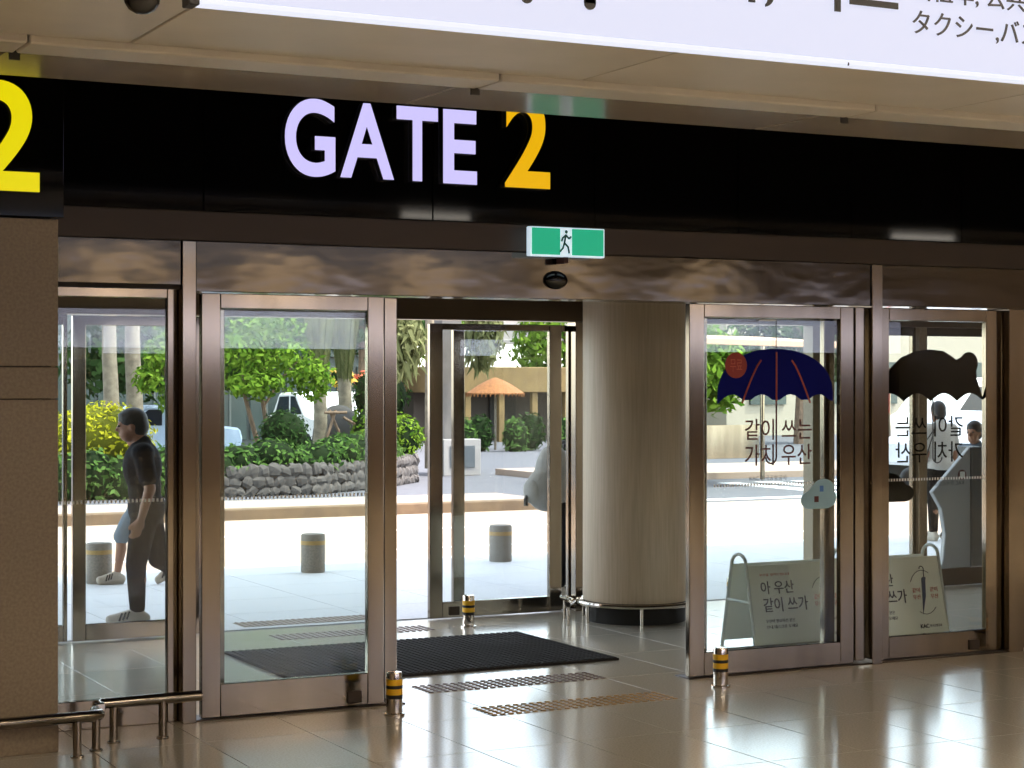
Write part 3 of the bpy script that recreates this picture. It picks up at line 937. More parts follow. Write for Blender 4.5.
# granite bollards
gb_body = MB().lathe([(0.118, 0), (0.122, 0.01), (0.122, 0.375), (0.112, 0.388)], 0, 0, 28).mesh('body', M_GRAN, smooth=True)
gb_band = MB().lathe([(0.124, 0.28), (0.124, 0.32)], 0, 0, 28).mesh('band', M_RUST, smooth=True)
for x, y, lab in ((4.672, 17.81, 'round granite bollard half hidden behind the walking man'), (6.864, 17.846, 'round granite bollard seen through the front glass leaf'),
                  (9.063, 18.0, 'round granite bollard seen through the outer leaf by the column')):
    t = thing('granite_bollard', lab, 'bollard', (x, y, 0), 0, 'granite bollards along the walk')
    obj('body', gb_body, t, True)
    obj('band', gb_band, t, True)


# ------------------------------------------------------------------ planting
def leaves(name, blobs, n, size, m, parent, seed, shell=0.55, droop=0.0):
    rr = random.Random(seed)
    mb = MB()
    for c, rx, ry, rz in blobs:
        for _ in range(n):
            v = Vector((rr.gauss(0, 1), rr.gauss(0, 1), rr.gauss(0, 1))).normalized()
            k = shell + (1 - shell) * rr.random() ** 0.5
            k *= 0.9 + 0.2 * rr.random()
            p = Vector((c[0] + v.x * rx * k, c[1] + v.y * ry * k, c[2] + v.z * rz * k))
            nrm = (v + Vector((rr.gauss(0, .6), rr.gauss(0, .6), rr.gauss(0, .6) + 0.4))).normalized()
            a = nrm.orthogonal().normalized()
            a = Matrix.Rotation(rr.random() * 6.28, 3, nrm) @ a
            b = nrm.cross(a)
            s = size * (0.6 + 0.8 * rr.random())
            tip = a * s * 1.3 - Vector((0, 0, droop * s))
            mb.add([p - a * s * 0.6, p + b * s * 0.45, p + tip, p - b * s * 0.45], [(0, 1, 2, 3)])
    o = mb.build(name, m, parent)
    o['kind'] = 'stuff'
    return o


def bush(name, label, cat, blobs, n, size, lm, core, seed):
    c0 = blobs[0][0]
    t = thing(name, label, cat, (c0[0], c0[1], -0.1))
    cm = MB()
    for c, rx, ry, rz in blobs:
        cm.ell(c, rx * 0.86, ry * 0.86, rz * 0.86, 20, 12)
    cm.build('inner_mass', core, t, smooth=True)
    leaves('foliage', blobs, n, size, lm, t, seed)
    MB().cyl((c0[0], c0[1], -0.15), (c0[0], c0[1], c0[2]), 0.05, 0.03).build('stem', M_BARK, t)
    return t


# planter of rubble stone: the wall bends away from the road
pl = thing('planter_wall', 'low rubble stone planter wall across the road', 'wall', (12.4, 32.1, -0.15))
LINE = [Vector(p) for p in ((10.3, 32.0), (12.4, 32.1), (14.2, 33.3), (15.7, 35.0), (16.0, 37.0))]
core = MB()
back = [p + Vector((-0.12, 0.45)) for p in LINE]
core.prism_xy([tuple(p + Vector((-0.03, 0.06))) for p in LINE] + [tuple(p) for p in reversed(back)], -0.3, 0.40)
core.build('core', M_SOIL, pl)
stones = []
for k in range(7):
    rr = random.Random(40 + k)
    mb = MB().ell((0, 0, 0), 0.15, 0.07, 0.125, 7, 5)
    mb.v = [(x * rr.uniform(.7, 1.2), y * rr.uniform(.8, 1.15), z * rr.uniform(.7, 1.2)) for x, y, z in mb.v]
    stones.append(mb.mesh('stone', M_ROCK))
PIN = Matrix.Translation((-12.4, -32.1, 0.15))
for p, q in zip(LINE, LINE[1:]):
    n_ = max(1, int((q - p).length / 0.205))
    for j in range(3):
        for i in range(n_):
            w_ = p + (q - p) * ((i + 0.5 * (j % 2) + rnd.uniform(0, .25)) / n_)
            o = obj('stone', stones[rnd.randrange(7)], pl)
            o.matrix_parent_inverse = PIN
            o.location = (w_.x, w_.y, -0.07 + 0.18 * j + rnd.uniform(-.02, .02))
            o.rotation_euler = (0, rnd.uniform(-.7, .7), math.atan2(q.y - p.y, q.x - p.x))
            o.scale = (rnd.uniform(.75, 1.25), rnd.uniform(.8, 1.2), rnd.uniform(.75, 1.2))
bed = MB().prism_xy([(3.0, 32.8), (10.2, 32.6), (12.2, 32.7), (13.9, 33.9), (15.4, 35.5), (15.6, 40), (3.0, 40)], -0.3, 0.34).build('planting_bed', M_SOIL)
tag(bed, 'raised bed of dark soil behind the rubble planter wall', 'soil')

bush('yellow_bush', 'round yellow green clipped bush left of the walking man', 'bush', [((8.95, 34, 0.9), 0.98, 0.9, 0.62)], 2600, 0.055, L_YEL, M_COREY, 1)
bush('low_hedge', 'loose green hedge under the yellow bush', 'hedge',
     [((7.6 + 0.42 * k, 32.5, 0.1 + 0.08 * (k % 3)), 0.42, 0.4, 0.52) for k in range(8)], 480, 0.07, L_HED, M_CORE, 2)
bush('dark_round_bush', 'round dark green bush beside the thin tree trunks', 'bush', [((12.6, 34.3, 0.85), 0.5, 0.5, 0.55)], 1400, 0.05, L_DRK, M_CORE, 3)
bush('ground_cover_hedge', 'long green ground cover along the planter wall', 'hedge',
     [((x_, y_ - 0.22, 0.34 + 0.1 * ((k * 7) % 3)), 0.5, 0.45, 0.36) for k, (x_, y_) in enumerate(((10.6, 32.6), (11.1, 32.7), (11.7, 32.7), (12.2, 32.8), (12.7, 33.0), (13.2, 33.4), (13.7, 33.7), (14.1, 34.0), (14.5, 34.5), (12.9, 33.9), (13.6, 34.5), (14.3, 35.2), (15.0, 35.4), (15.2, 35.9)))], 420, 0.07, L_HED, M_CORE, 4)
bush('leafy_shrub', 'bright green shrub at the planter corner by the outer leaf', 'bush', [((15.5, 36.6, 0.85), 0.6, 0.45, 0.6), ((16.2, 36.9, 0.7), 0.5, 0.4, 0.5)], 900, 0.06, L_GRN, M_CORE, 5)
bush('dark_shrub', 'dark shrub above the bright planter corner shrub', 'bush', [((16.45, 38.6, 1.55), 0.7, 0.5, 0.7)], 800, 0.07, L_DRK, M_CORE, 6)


def tree(name, label, base, trunks, blobs, n, size, lm, seed, bark=M_BARK, droop=0.0):
    t = thing(name, label, 'tree', base)
    for pts, r0, r1 in trunks:
        k = len(pts)
        MB().tube(pts, [r0 + (r1 - r0) * i / (k - 1) for i in range(k)], 8).build('trunk', bark, t, smooth=True)
    leaves('crown', blobs, n, size, lm, t, seed, 0.2, droop)
    return t


tree('small_tree', 'small leafy green tree with two thin trunks behind the front leaf', (12.35, 35, 0.3),
     [([(12.45, 35, 0.3), (12.25, 35, 0.9), (12.05, 35, 1.6), (12.0, 35, 2.2)], 0.06, 0.03), ([(12.5, 35, 0.3), (12.5, 35, 1.0), (12.38, 35, 1.7), (12.5, 35, 2.4)], 0.06, 0.03),
      ([(12.42, 35, 1.4), (12.8, 34.9, 2.0), (13.1, 34.9, 2.3)], 0.03, 0.015)],
     [((11.9, 34.8, 2.5), .75, .6, .55), ((12.7, 34.8, 2.35), .75, .6, .5), ((13.4, 34.9, 1.95), .5, .45, .45), ((12.1, 34.6, 1.85), .7, .5, .3), ((12.5, 35, 3.0), .8, .6, .4)], 520, 0.075, L_GRN, 11)
tree('light_tree', 'bright sapling crown beside the walking man', (9.75, 33, 0.3),
     [([(10.0, 33, 0.3), (9.95, 33, 1.2), (9.85, 33, 2.2)], 0.05, 0.025)],
     [((9.75, 33, 2.35), .32, .3, .42), ((9.55, 33, 1.95), .28, .3, .26), ((10.1, 33.1, 2.6), .5, .4, .5), ((10.0, 33, 1.6), .3, .3, .3)], 330, 0.065, L_GRN, 12)
for (x, y, h, r, lab) in ((9.8, 36.5, 4.2, 0.14, 'pale straight trunk behind the yellow bush'), (10.35, 36.8, 4.2, 0.15, 'pale straight trunk just above the walking man'),
                          (14.45, 37.2, 4.0, 0.13, 'pale palm trunk behind the planter'), (15.5, 38.4, 4.0, 0.14, 'palm trunk behind the planter nearest the opening')):
    t = thing('palm_tree', lab, 'palm', (x, y, 0.3), 0, 'palms in the planted bed')
    k = 9
    MB().tube([(x + 0.03 * math.sin(i), y, 0.3 + h * i / (k - 1)) for i in range(k)], [r * (1.15 - 0.25 * i / (k - 1)) for i in range(k)], 12).build('trunk', M_PALE, t, smooth=True)
    # drooping dry skirt of fronds
    if x > 12:
        fr = MB()
        for i in range(16):
            z = -0.09 * i
            for s in (-1, 1):
                fr.add([(0, 0, z), (s * 0.05, 0, z - 0.02), (s * (0.19 - 0.006 * i), 0.02, z - 0.26), (s * 0.02, 0, z - 0.08)], [(0, 1, 2, 3)])
        fr.tube([(0, 0, 0.1), (0, 0, -1.5)], 0.012, 5)
        fme = fr.mesh('frond', L_DRY)
        for i in range(13):
            a = 2 * math.pi * i / 13
            o = obj('frond', fme, t, True)
            o.location = (0.34 * math.cos(a), 0.34 * math.sin(a), 3.05 + 0.15 * (i % 2))
            o.rotation_euler = (R(8), 0, a + R(90))

# support stakes and a dark cover beside the palm
t = thing('tree_stakes', 'crossed timber stakes propping the palm trunk', 'stakes', (14.6, 36.7, 0.3))
for p, q in (((14.3, 36.7, 0.35), (14.62, 36.7, 1.3)), ((14.9, 36.7, 0.4), (14.5, 36.75, 1.3)), ((14.35, 36.65, 1.25), (14.85, 36.65, 1.25)), ((14.75, 36.6, 1.15), (15.45, 36.6, 0.75))):
    MB().cyl(p, q, 0.03).build('stake', M_BARK, t)
t = thing('covered_planter', 'dark tarpaulin covered mound behind the timber stakes', 'tarpaulin', (15.1, 37.7, 0.3))
tm = MB().ell((15.1, 37.75, 0.65), 0.6, 0.35, 0.75, 16, 10)
tm.build('tarpaulin', mat('tarpaulin', srgb(58, 54, 52), 0.8, bump=0.4, bscale=6), t, smooth=True)
MB().tube([(14.55, 37.5, 0.5), (15.1, 37.38, 0.55), (15.65, 37.5, 0.5)], 0.02, 6).build('tie_rope', M_PALE, t)

# hanging greenery by the opening, weeping fronds
tree('weeping_palm', 'palm with long hanging fronds above the outer leaf', (16.6, 37, 0.3),
     [([(17.1, 37.4, 0.0), (17.1, 37.4, 4.2)], 0.12, 0.1)],
     [((16.1, 36.6, 2.75), .55, .5, .75), ((18.2, 37, 2.9), .45, .5, .7)], 500, 0.13, L_DRY, 14, M_PALE, 1.8)

# big trees further back fill the gaps
for i, (x, y, z, rx, rz, m, lab) in enumerate(((13.6, 44, 2.9, 2.6, 1.6, L_DRK, 'dark tree behind the small leafy tree'), (21.5, 52, 4.2, 2.2, 1.8, L_DRK, 'dark tree behind the grey concrete pier'),
                                               (28.5, 64, 4.4, 2.2, 2.0, L_GRN, 'sunny tree above the cream pavilion'), (34.5, 63, 3.8, 1.9, 2.3, L_GRN, 'sunny tree nearest the round column'),
                                               (30, 47, 2.5, 1.7, 1.9, L_GRN, 'bright tree behind the navy umbrella sticker'), (36, 50, 3.6, 2.4, 2.0, L_DRK, 'dark tree behind the navy umbrella door post'))):
    tree('broad_tree', lab, (x, y, -0.15), [([(x, y, -0.15), (x + 0.1, y, z * 0.6), (x, y, z)], 0.2, 0.1)],
         [((x, y, z), rx, rx * 0.6, rz), ((x - rx * .6, y, z - rz * .3), rx * .6, rx * .5, rz * .6), ((x + rx * .6, y, z - rz * .2), rx * .6, rx * .5, rz * .6)], 900, 0.16, m, 30 + i)

# flowers far off
for i, (x, y, z, c, lab) in enumerate(((18.1, 45, 2.1, srgb(235, 205, 60), 'yellow flowering bush behind the palms'), (18.85, 45.2, 2.0, srgb(224, 96, 70), 'red flowering bush behind the palms'))):
    bush('flower_bush', lab, 'bush', [((x, y, z - 0.1), 0.34, 0.34, 0.28)], 260, 0.07, leaf_mat('petal_%d' % i, c, srgb(245, 190, 120) if i == 0 else srgb(240, 150, 120), 0.3), M_CORE, 50 + i)

# concrete pier with cabinet, parasol, pavilion
t = thing('concrete_pier', 'tall grey concrete pier seen through the outer leaf', 'pier', (17.8, 38, -0.15))
MB().box(17.58, 18.06, 37.8, 38.3, -0.2, 5.6).build('shaft', mat('concrete', srgb(108, 104, 100), 0.85, 0, srgb(98, 94, 90), 3), t, 0.01)
MB().box(17.5, 18.14, 37.72, 38.38, -0.2, 0.1).build('footing', M_KERB, t, 0.01)
t = thing('utility_cabinet', 'low white utility cabinet at the foot of the concrete pier', 'cabinet', (17.7, 37, -0.15))
MB().box(17.2, 18.1, 36.9, 37.3, -0.15, 0.64).build('body', mat('cabinet_white', srgb(146, 142, 138), 0.7), t, 0.01)
MB().box(17.35, 17.95, 36.88, 36.9, 0.02, 0.5).build('vent_panel', mat('cabinet_vent', srgb(80, 86, 90), 0.6), t, 0.004)

t = thing('thatched_parasol', 'low tan parasol in front of the cream pavilion', 'parasol', (25.0, 50, -0.15))
MB().lathe([(0.87, 1.5), (0.86, 1.54), (0.5, 1.78), (0.2, 1.93), (0.03, 1.99)], 25.0, 50, 20).build('canopy', mat('thatch', srgb(146, 96, 52), 0.9, 0, srgb(120, 76, 40), 14, bump=0.5), t)
MB().cyl((25.0, 50, -0.15), (25.0, 50, 1.8), 0.035).build('pole', M_PALE, t)
fr = MB()
for i in range(40):
    a = 2 * math.pi * i / 40
    fr.cyl((25 + .86 * math.cos(a), 50 + .86 * math.sin(a), 1.53), (25 + .87 * math.cos(a), 50 + .87 * math.sin(a), 1.42), 0.03, 0.01, 5)
o = fr.build('fringe', MATS['thatch'], t)
o['kind'] = 'stuff'

t = thing('cream_pavilion', 'cream pavilion with dark doorways behind the parasol', 'building', (28, 56, -0.15))
MB().box(25.5, 35, 56, 60, 1.5, 2.35).build('fascia', mat('cream_wall', srgb(124, 102, 62), 0.9, 0, srgb(108, 88, 54), 2), t, 0.02)
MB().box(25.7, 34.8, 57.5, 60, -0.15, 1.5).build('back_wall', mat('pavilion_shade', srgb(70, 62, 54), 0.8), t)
for k in range(8):
    MB().box(25.7 + 1.25 * k, 25.9 + 1.25 * k, 56.1, 56.3, -0.15, 1.5).build('post', MATS['cream_wall'], t)
for k in range(4):
    MB().box(26.2 + 2.3 * k, 27.2 + 2.3 * k, 57.4, 57.5, -0.1, 1.4).build('doorway', M_DARK, t, 0.01)
for k, (x, z) in enumerate(((23.2, 0.3), (24.0, 0.35), (24.9, 0.3), (25.7, 0.4), (26.5, 0.3))):
    bush('pavilion_shrub', ['dark shrub nearest the pier in front of the pavilion', 'second shrub from the pier in front of the pavilion', 'shrub under the tan parasol',
                            'shrub just past the parasol pole', 'shrub furthest from the pier in front of the pavilion'][k], 'bush',
         [((x, 48.5 + 0.5 * (k % 2), z), 0.43, 0.3, 0.6)], 330, 0.09, L_DRK if k % 2 else L_HED, M_CORE, 70 + k)
t = thing('overpass_beam', 'pale concrete overpass beam above the pavilion', 'overpass', (34, 68, -0.15))
MB().box(24, 60, 68, 72, 3.5, 4.3).build('deck', mat('overpass_pale', srgb(160, 154, 150), 0.85), t, 0.02)
MB().box(24, 60, 67.8, 68, 3.35, 3.55).build('edge', MATS['overpass_pale'], t, 0.02)
for x in (26, 42, 56):
    MB().box(x, x + 0.8, 69, 70, -0.2, 3.5).build('leg', MATS['concrete'], t, 0.02)

# far glass office behind the planted bed
t = thing('glass_office', 'grey green glass office behind the planted bed', 'building', (14, 56, -0.15))
M_OFW = mat('office_frame', srgb(84, 88, 84), 0.7)
M_OFG = mat('office_glass', srgb(44, 56, 54), 0.2, 0, srgb(60, 72, 68), 0.6)
MB().box(2, 24.5, 56.1, 66, -0.2, 14).build('block', M_OFW, t)
wme = MB().box(0.06, 1.14, 56.0, 56.1, 0.05, 2.35).mesh('window', M_OFG, 0.01)
mme = MB().box(0.56, 0.62, 55.96, 56.0, 0.05, 2.35).mesh('mullion', M_OFW)
for i in range(18):
    for j in range(3):
        o = obj('window', wme, t); o.location = (o.location.x + 2.6 + 1.2 * i, 0, 2.6 * j)
        q = obj('mullion', mme, o); q.location = (0, 0, 0)

# shelter roof and vehicles on the far side, seen through the umbrella doors
t = thing('bus_shelter', 'sunlit peach edged shelter roof behind the navy umbrella', 'shelter', (21, 30.5, -0.15))
MB().add([(18.9, 30, 2.62), (22.8, 30, 2.55), (22.8, 33, 2.7), (18.9, 33, 2.75), (18.9, 30, 2.74), (22.8, 30, 2.67), (22.8, 33, 2.84), (18.9, 33, 2.9)],
         [(0, 3, 2, 1), (4, 5, 6, 7), (0, 1, 5, 4), (1, 2, 6, 5), (2, 3, 7, 6), (3, 0, 4, 7)]).build('roof', mat('shelter_peach', srgb(180, 144, 112), 0.7), t, 0.01)
for x, y in ((19.1, 32.7), (22.6, 32.7)):
    MB().cyl((x, y, -0.15), (x, y, 2.7), 0.05).build('post', M_STEEL, t)
MB().box(19.2, 22.5, 32.66, 32.72, 0.3, 1.0).build('back_screen', M_STEEL, t, 0.005)


def vehicle(name, label, loc, rot, L, Hh, W, prof, win, paint):
    t = thing(name, label, 'vehicle', loc, rot)
    pm = mat('paint_' + name + str(len(MATS)), paint, 0.25)
    gm = mat('carglass_' + str(len(MATS)), srgb(30, 36, 44), 0.05)
    MB().prism_xz([(x * L, z * Hh) for x, z in prof], -W / 2, W / 2).build('body', pm, t, 0.06, local=True)
    for poly in win:
        MB().prism_xz([(x * L, z * Hh) for x, z in poly], -W / 2 - 0.012, W / 2 + 0.012).build('side_window', gm, t, 0.0, local=True)
    for x in (0.2, 0.8):
        for s in (-1, 1):
            w = MB().cyl((x * L, s * (W / 2 - 0.1), 0.32), (x * L, s * (W / 2 + 0.03), 0.32), 0.32, n=20).build('wheel', M_BLK, t, 0.02, local=True)
            MB().cyl((x * L, s * (W / 2 + 0.025), 0.32), (x * L, s * (W / 2 + 0.04), 0.32), 0.19, n=16).build('hub_cap', M_STEEL, w, local=True)
    for s in (-1, 1):
        MB().ell((0.01 * L, s * W * 0.36, 0.42 * Hh), 0.06, 0.16, 0.08).build('headlight', M_LINE, t, local=True)
    return t


VAN = [(0, .18), (.98, .18), (1, .3), (1, .95), (.96, 1), (.28, 1), (.12, .6), (.0, .48)]
VWIN = [[(.17, .6), (.32, .6), (.32, .9), (.28, .9)], [(.36, .6), (.62, .6), (.62, .9), (.36, .9)], [(.66, .6), (.94, .6), (.94, .9), (.66, .9)]]
CAR = [(0, .25), (.98, .25), (1, .4), (.98, .6), (.85, .65), (.72, .98), (.4, 1), (.25, .66), (.03, .58)]
CWIN = [[(.3, .66), (.5, .66), (.5, .93), (.42, .93)], [(.53, .66), (.78, .66), (.7, .92), (.53, .93)]]
vehicle('parked_van', 'white van behind the bear umbrella door', (27.5, 34.2, -0.02), R(4), 4.9, 2.0, 1.8, VAN, VWIN, srgb(232, 230, 226))
vehicle('parked_car', 'dark car in front of the white van', (24.2, 30.4, -0.15), R(2), 4.2, 1.45, 1.75, CAR, CWIN, srgb(200, 204, 212))
vehicle('parked_car', 'pale blue car far behind the planter trees', (11.3, 46, -0.15), 0, 4.2, 1.45, 1.75, CAR, CWIN, srgb(170, 186, 205))
vehicle('parked_car', 'white car far behind the palm trunks', (19.0, 46.6, -0.15), R(90), 4.3, 1.75, 1.8, CAR, CWIN, srgb(236, 232, 228))

# bright low buildings beyond the crossing
t = thing('pale_terminal', 'pale low building beyond the crossing and the van', 'building', (42, 58, -0.15))
MB().box(38.5, 75, 58, 66, -0.2, 7).build('block', mat('pale_wall', srgb(160, 150, 132), 0.85), t)
wm = MB().box(0, 1.6, 57.9, 58.0, 1.0, 2.6).mesh('window', M_OFG)
for i in range(13):
    o = obj('window', wm, t)
    o.location = (39.5 + 2.6 * i, 0, 0)
t = thing('red_banner', 'red and white upright banner over the dark car', 'banner', (25.5, 31.4, -0.15))
MB().box(26.25, 26.32, 33.2, 33.22, 1.2, 2.1).build('red_stripe', mat('banner_red', srgb(190, 40, 50), 0.7), t)
MB().cyl((26.36, 33.24, -0.15), (26.36, 33.24, 2.2), 0.03).build('pole', M_STEEL, t)

# grey wayfinding panel outside the outer pane
t = thing('wayfinding_panel', 'grey white curved wayfinding panel behind the outer pane', 'sign panel', (12.0, 14.5, 0))
MB().prism_xz([(11.93, 0.03), (12.33, 0.03), (12.33, 1.29), (11.86, 0.86), (11.97, 0.7), (12.02, 0.45), (11.99, 0.2)], 14.30, 14.36).build('panel', mat('panel_silver', srgb(150, 152, 154), 0.4), t, 0.008)
MB().box(12.331, 12.46, 14.28, 14.5, 0.0, 1.29).build('side_post', mat('panel_dark', srgb(62, 66, 68), 0.5), t, 0.008)
MB().box(11.9, 12.46, 14.22, 14.5, 0.0, 0.03).build('base_plate', M_BRONZE, t)
MB().cyl((12.22, 14.292, 1.02), (12.22, 14.299, 1.02), 0.05, n=20).build('pictogram', M_MAROON, t)
MB().box(12.19, 12.25, 14.288, 14.293, 0.99, 1.05).build('pictogram_mark', M_DOT, t)


# ------------------------------------------------------------------ people
def blob_mesh(name, mb, m, voxel=0.013, it=6):
    me = mb.mesh(name, m)
    o = bpy.data.objects.new(name, me)
    C.objects.link(o)
    rm_ = o.modifiers.new('r', 'REMESH')
    rm_.mode = 'VOXEL'
    rm_.voxel_size = voxel
    sm = o.modifiers.new('s', 'SMOOTH')
    sm.iterations = it
    sm.factor = 0.5
    dg = bpy.context.evaluated_depsgraph_get()
    out = bpy.data.meshes.new_from_object(o.evaluated_get(dg))
    bpy.data.objects.remove(o)
    out.polygons.foreach_set('use_smooth', [True] * len(out.polygons))
    out.materials.clear()
    out.materials.append(m)
    return out


def person(label, loc, rot, J, s, top, bottom, shorts=False, sleeve=0.75, long_hair=False, longsleeve=False, gaze=0.0, girth=1.0):
    """J: joints in metres, x forward, y to the person's left, z up, already posed; s: overall scale"""
    t = thing('person', label, 'person', loc, rot)
    t.scale = (s * girth, s * girth, s)
    V = Vector
    J = {k: V(v) for k, v in J.items()}
    b = MB()
    # torso and neck
    pel, chest, neck, head = J['pelvis'], J['chest'], J['neck'], J['head']
    mid = (pel + chest) / 2

    def torso(mb, g):
        mb.ell(pel, 0.115 + g, 0.165 + g, 0.13 + g, 16, 10)
        mb.ell(mid, 0.1 + g, 0.145 + g, 0.19 + g, 16, 10)
        mb.ell(chest, 0.12 + g, 0.175 + g, 0.2 + g, 16, 10)
        for k in ('L', 'R'):
            mb.cap(chest + V((0, 0, 0.1)), 0.08 + g, J['sho' + k], 0.062 + g)
    torso(b, 0)
    b.cap(chest + V((0, 0, 0.15)), 0.06, neck + V((0, 0, 0.05)), 0.052)
    # head with features, turned by gaze
    hm = MB()
    hm.ell((0, 0, 0.02), 0.095, 0.077, 0.115, 18, 12)
    hm.ell((0.035, 0, -0.06), 0.062, 0.055, 0.065, 14, 10)
    hm.cap((0.09, 0, 0.02), 0.009, (0.112, 0, -0.018), 0.014, 8)
    hm.ell((0.088, 0, -0.058), 0.016, 0.026, 0.009, 8, 6)
    hm.ell((0.07, 0.03, 0.03), 0.03, 0.026, 0.014, 8, 6)
    hm.ell((0.07, -0.03, 0.03), 0.03, 0.026, 0.014, 8, 6)
    for sgn in (-1, 1):
        hm.ell((-0.002, sgn * 0.078, -0.005), 0.02, 0.011, 0.032, 8, 6)
    HR = Matrix.Rotation(J.get('turn', V((0, 0, 0))).z, 3, 'Z') @ Matrix.Rotation(gaze, 3, 'Y')
    hm.v = [tuple(head + HR @ V(p)) for p in hm.v]
    b.v, b.f, b.mi = b.v + hm.v, b.f + [tuple(i + len(b.v) for i in q) for q in hm.f], b.mi + hm.mi
    # arms, hands
    for k, sg in (('L', 1), ('R', -1)):
        S, E_, W_ = J['sho' + k], J['elb' + k], J['wri' + k]
        b.cap(S, 0.052, E_, 0.041)
        b.cap(E_, 0.041, W_, 0.028)
        d = (W_ - E_).normalized()
        d = (d + V((0.15, 0, -0.25))).normalized()
        side = V((1, 0, 0)) - d * d.x
        side = side.normalized()
        pc = W_ + d * 0.05
        b.cap(W_, 0.026, pc + side * 0.012, 0.03)
        b.cap(W_, 0.026, pc - side * 0.014, 0.028)
        palm = W_ + d * 0.085
        for i, ln in enumerate((0.068, 0.078, 0.074, 0.058)):
            r0 = palm + side * (0.028 - 0.019 * i)
            k1 = r0 + d * ln * 0.5
            k2 = k1 + (d + V((0.35, -sg * 0.25, 0))).normalized() * ln * 0.5
            b.cap(r0, 0.0105, k1, 0.0095, 8)
            b.cap(k1, 0.0095, k2, 0.008, 8)
        th = W_ + d * 0.03 + side * 0.03
        th2 = th + (d + side * 0.7).normalized() * 0.045
        b.cap(th, 0.013, th2, 0.011, 8)
        b.cap(th2, 0.011, th2 + d * 0.035, 0.009, 8)
    # legs, feet
    for k in ('L', 'R'):
        Hp, K, A = J['hip' + k], J['kne' + k], J['ank' + k]
        b.cap(Hp, 0.085, K, 0.056)
        calf = K + (A - K) * 0.3 - V((0.015, 0, 0))
        b.cap(K, 0.054, calf, 0.056)
        b.cap(calf, 0.056, A, 0.034)
        b.cap(A, 0.036, J['toe' + k], 0.03)
    obj('body', blob_mesh('body', b, M_SKIN, 0.0105, 4), t, True)
    # eyes
    for sg in (-1, 1):
        e = MB().ell((0, 0, 0), 0.011, 0.013, 0.009, 8, 6)
        p = head + HR @ V((0.088, sg * 0.033, 0.012))
        e.v = [tuple(V(q) + p) for q in e.v]
        e.build('eye', M_BLK, t, local=True)
    # hair
    h = MB()
    h.ell((-0.012, 0, 0.05), 0.105, 0.09, 0.1, 16, 10)
    h.ell((-0.045, 0, -0.0), 0.075, 0.082, 0.09, 16, 10)
    h.ell((0.04, 0, 0.094), 0.05, 0.066, 0.03, 12, 8)
    if long_hair:
        h.ell((-0.06, 0, -0.1), 0.06, 0.08, 0.15, 14, 10)
    h.v = [tuple(head + HR @ V(p)) for p in h.v]
    obj('hair', blob_mesh('hair', h, M_HAIR, 0.011, 2), t, True)
    # top
    g = 0.018
    c = MB()
    torso(c, g)
    c.cap(chest + V((0, 0, 0.13)), 0.08, chest + V((0, 0, 0.19)), 0.066)
    c.ell(pel + V((0, 0, 0.02)), 0.135, 0.185, 0.12, 16, 10)
    for k in ('L', 'R'):
        S, E_, W_ = J['sho' + k], J['elb' + k], J['wri' + k]
        if longsleeve:
            c.cap(S, 0.07, E_, 0.056)
            c.cap(E_, 0.056, E_ + (W_ - E_) * 0.92, 0.04)
        else:
            c.cap(S, 0.07, S + (E_ - S) * sleeve, 0.066)
    obj('shirt', blob_mesh('shirt', c, top, 0.0125, 4), t, True)
    # bottoms
    p_ = MB()
    p_.ell(pel - V((0, 0, 0.03)), 0.128, 0.178, 0.125, 16, 10)
    for k in ('L', 'R'):
        Hp, K, A = J['hip' + k], J['kne' + k], J['ank' + k]
        p_.cap(Hp, 0.1, K, 0.075)
        if not shorts:
            p_.cap(K, 0.074, A + (K - A) * 0.1, 0.056)
        else:
            p_.cap(Hp + (K - Hp) * 0.5, 0.098, K + (Hp - K) * 0.04, 0.09)
    obj('shorts' if shorts else 'trousers', blob_mesh('bottoms', p_, bottom, 0.0125, 4), t, True)
    # shoes
    for k in ('L', 'R'):
        A, T = J['ank' + k], J['toe' + k]
        f = (T - A)
        fx = V((f.x, f.y, 0)).normalized() if (f.x or f.y) else V((1, 0, 0))
        ax = f.normalized()
        sh = MB()
        heel = A - fx * 0.05 + V((0, 0, -0.045)) * (1 if A.z < 0.14 else 0.6)
        sh.cap(A + V((0, 0, -0.005)), 0.047, heel, 0.043)
        sh.cap(heel, 0.043, T + V((0, 0, 0.0)), 0.04)
        sh.cap(A, 0.045, T, 0.036)
        sho = obj('shoe', blob_mesh('shoe', sh, M_SHOE, 0.011, 3), t, True)
        so = MB()
        so.cap(heel + V((0, 0, -0.03)), 0.03, T + V((0, 0, -0.022)), 0.03, 10)
        obj('sole', blob_mesh('sole', so, M_SOLE, 0.011, 2), sho, True)
        perp = V((-fx.y, fx.x, 0))
        for i in range(3):
            c0 = A + (T - A) * (0.3 + 0.14 * i)
            for sg in (-1, 1):
                q = MB().cyl(c0 + perp * sg * 0.03 + V((0, 0, 0.03)), c0 + perp * sg * 0.045 + V((0.02, 0, -0.03)), 0.007, 0.007, 6)
                q.build('stripe', M_BLK, sho, local=True)
    return t


M_TEE = mat('charcoal_tee', srgb(24, 25, 30), 0.9, spec=0.1)
M_BLKP = mat('black_trousers', srgb(15, 15, 18), 0.9, spec=0.1)
M_DENIM = mat('pale_denim', srgb(100, 116, 128), 0.9)
M_WTEE = mat('white_tee', srgb(170, 168, 164), 0.9)
M_GTEE = mat('light_grey_tee', srgb(150, 148, 142), 0.9)
M_PLAID = mat('blue_plaid', srgb(60, 74, 92), 0.9, 0, srgb(92, 108, 124), 22, stretch=(1, 1, 3))

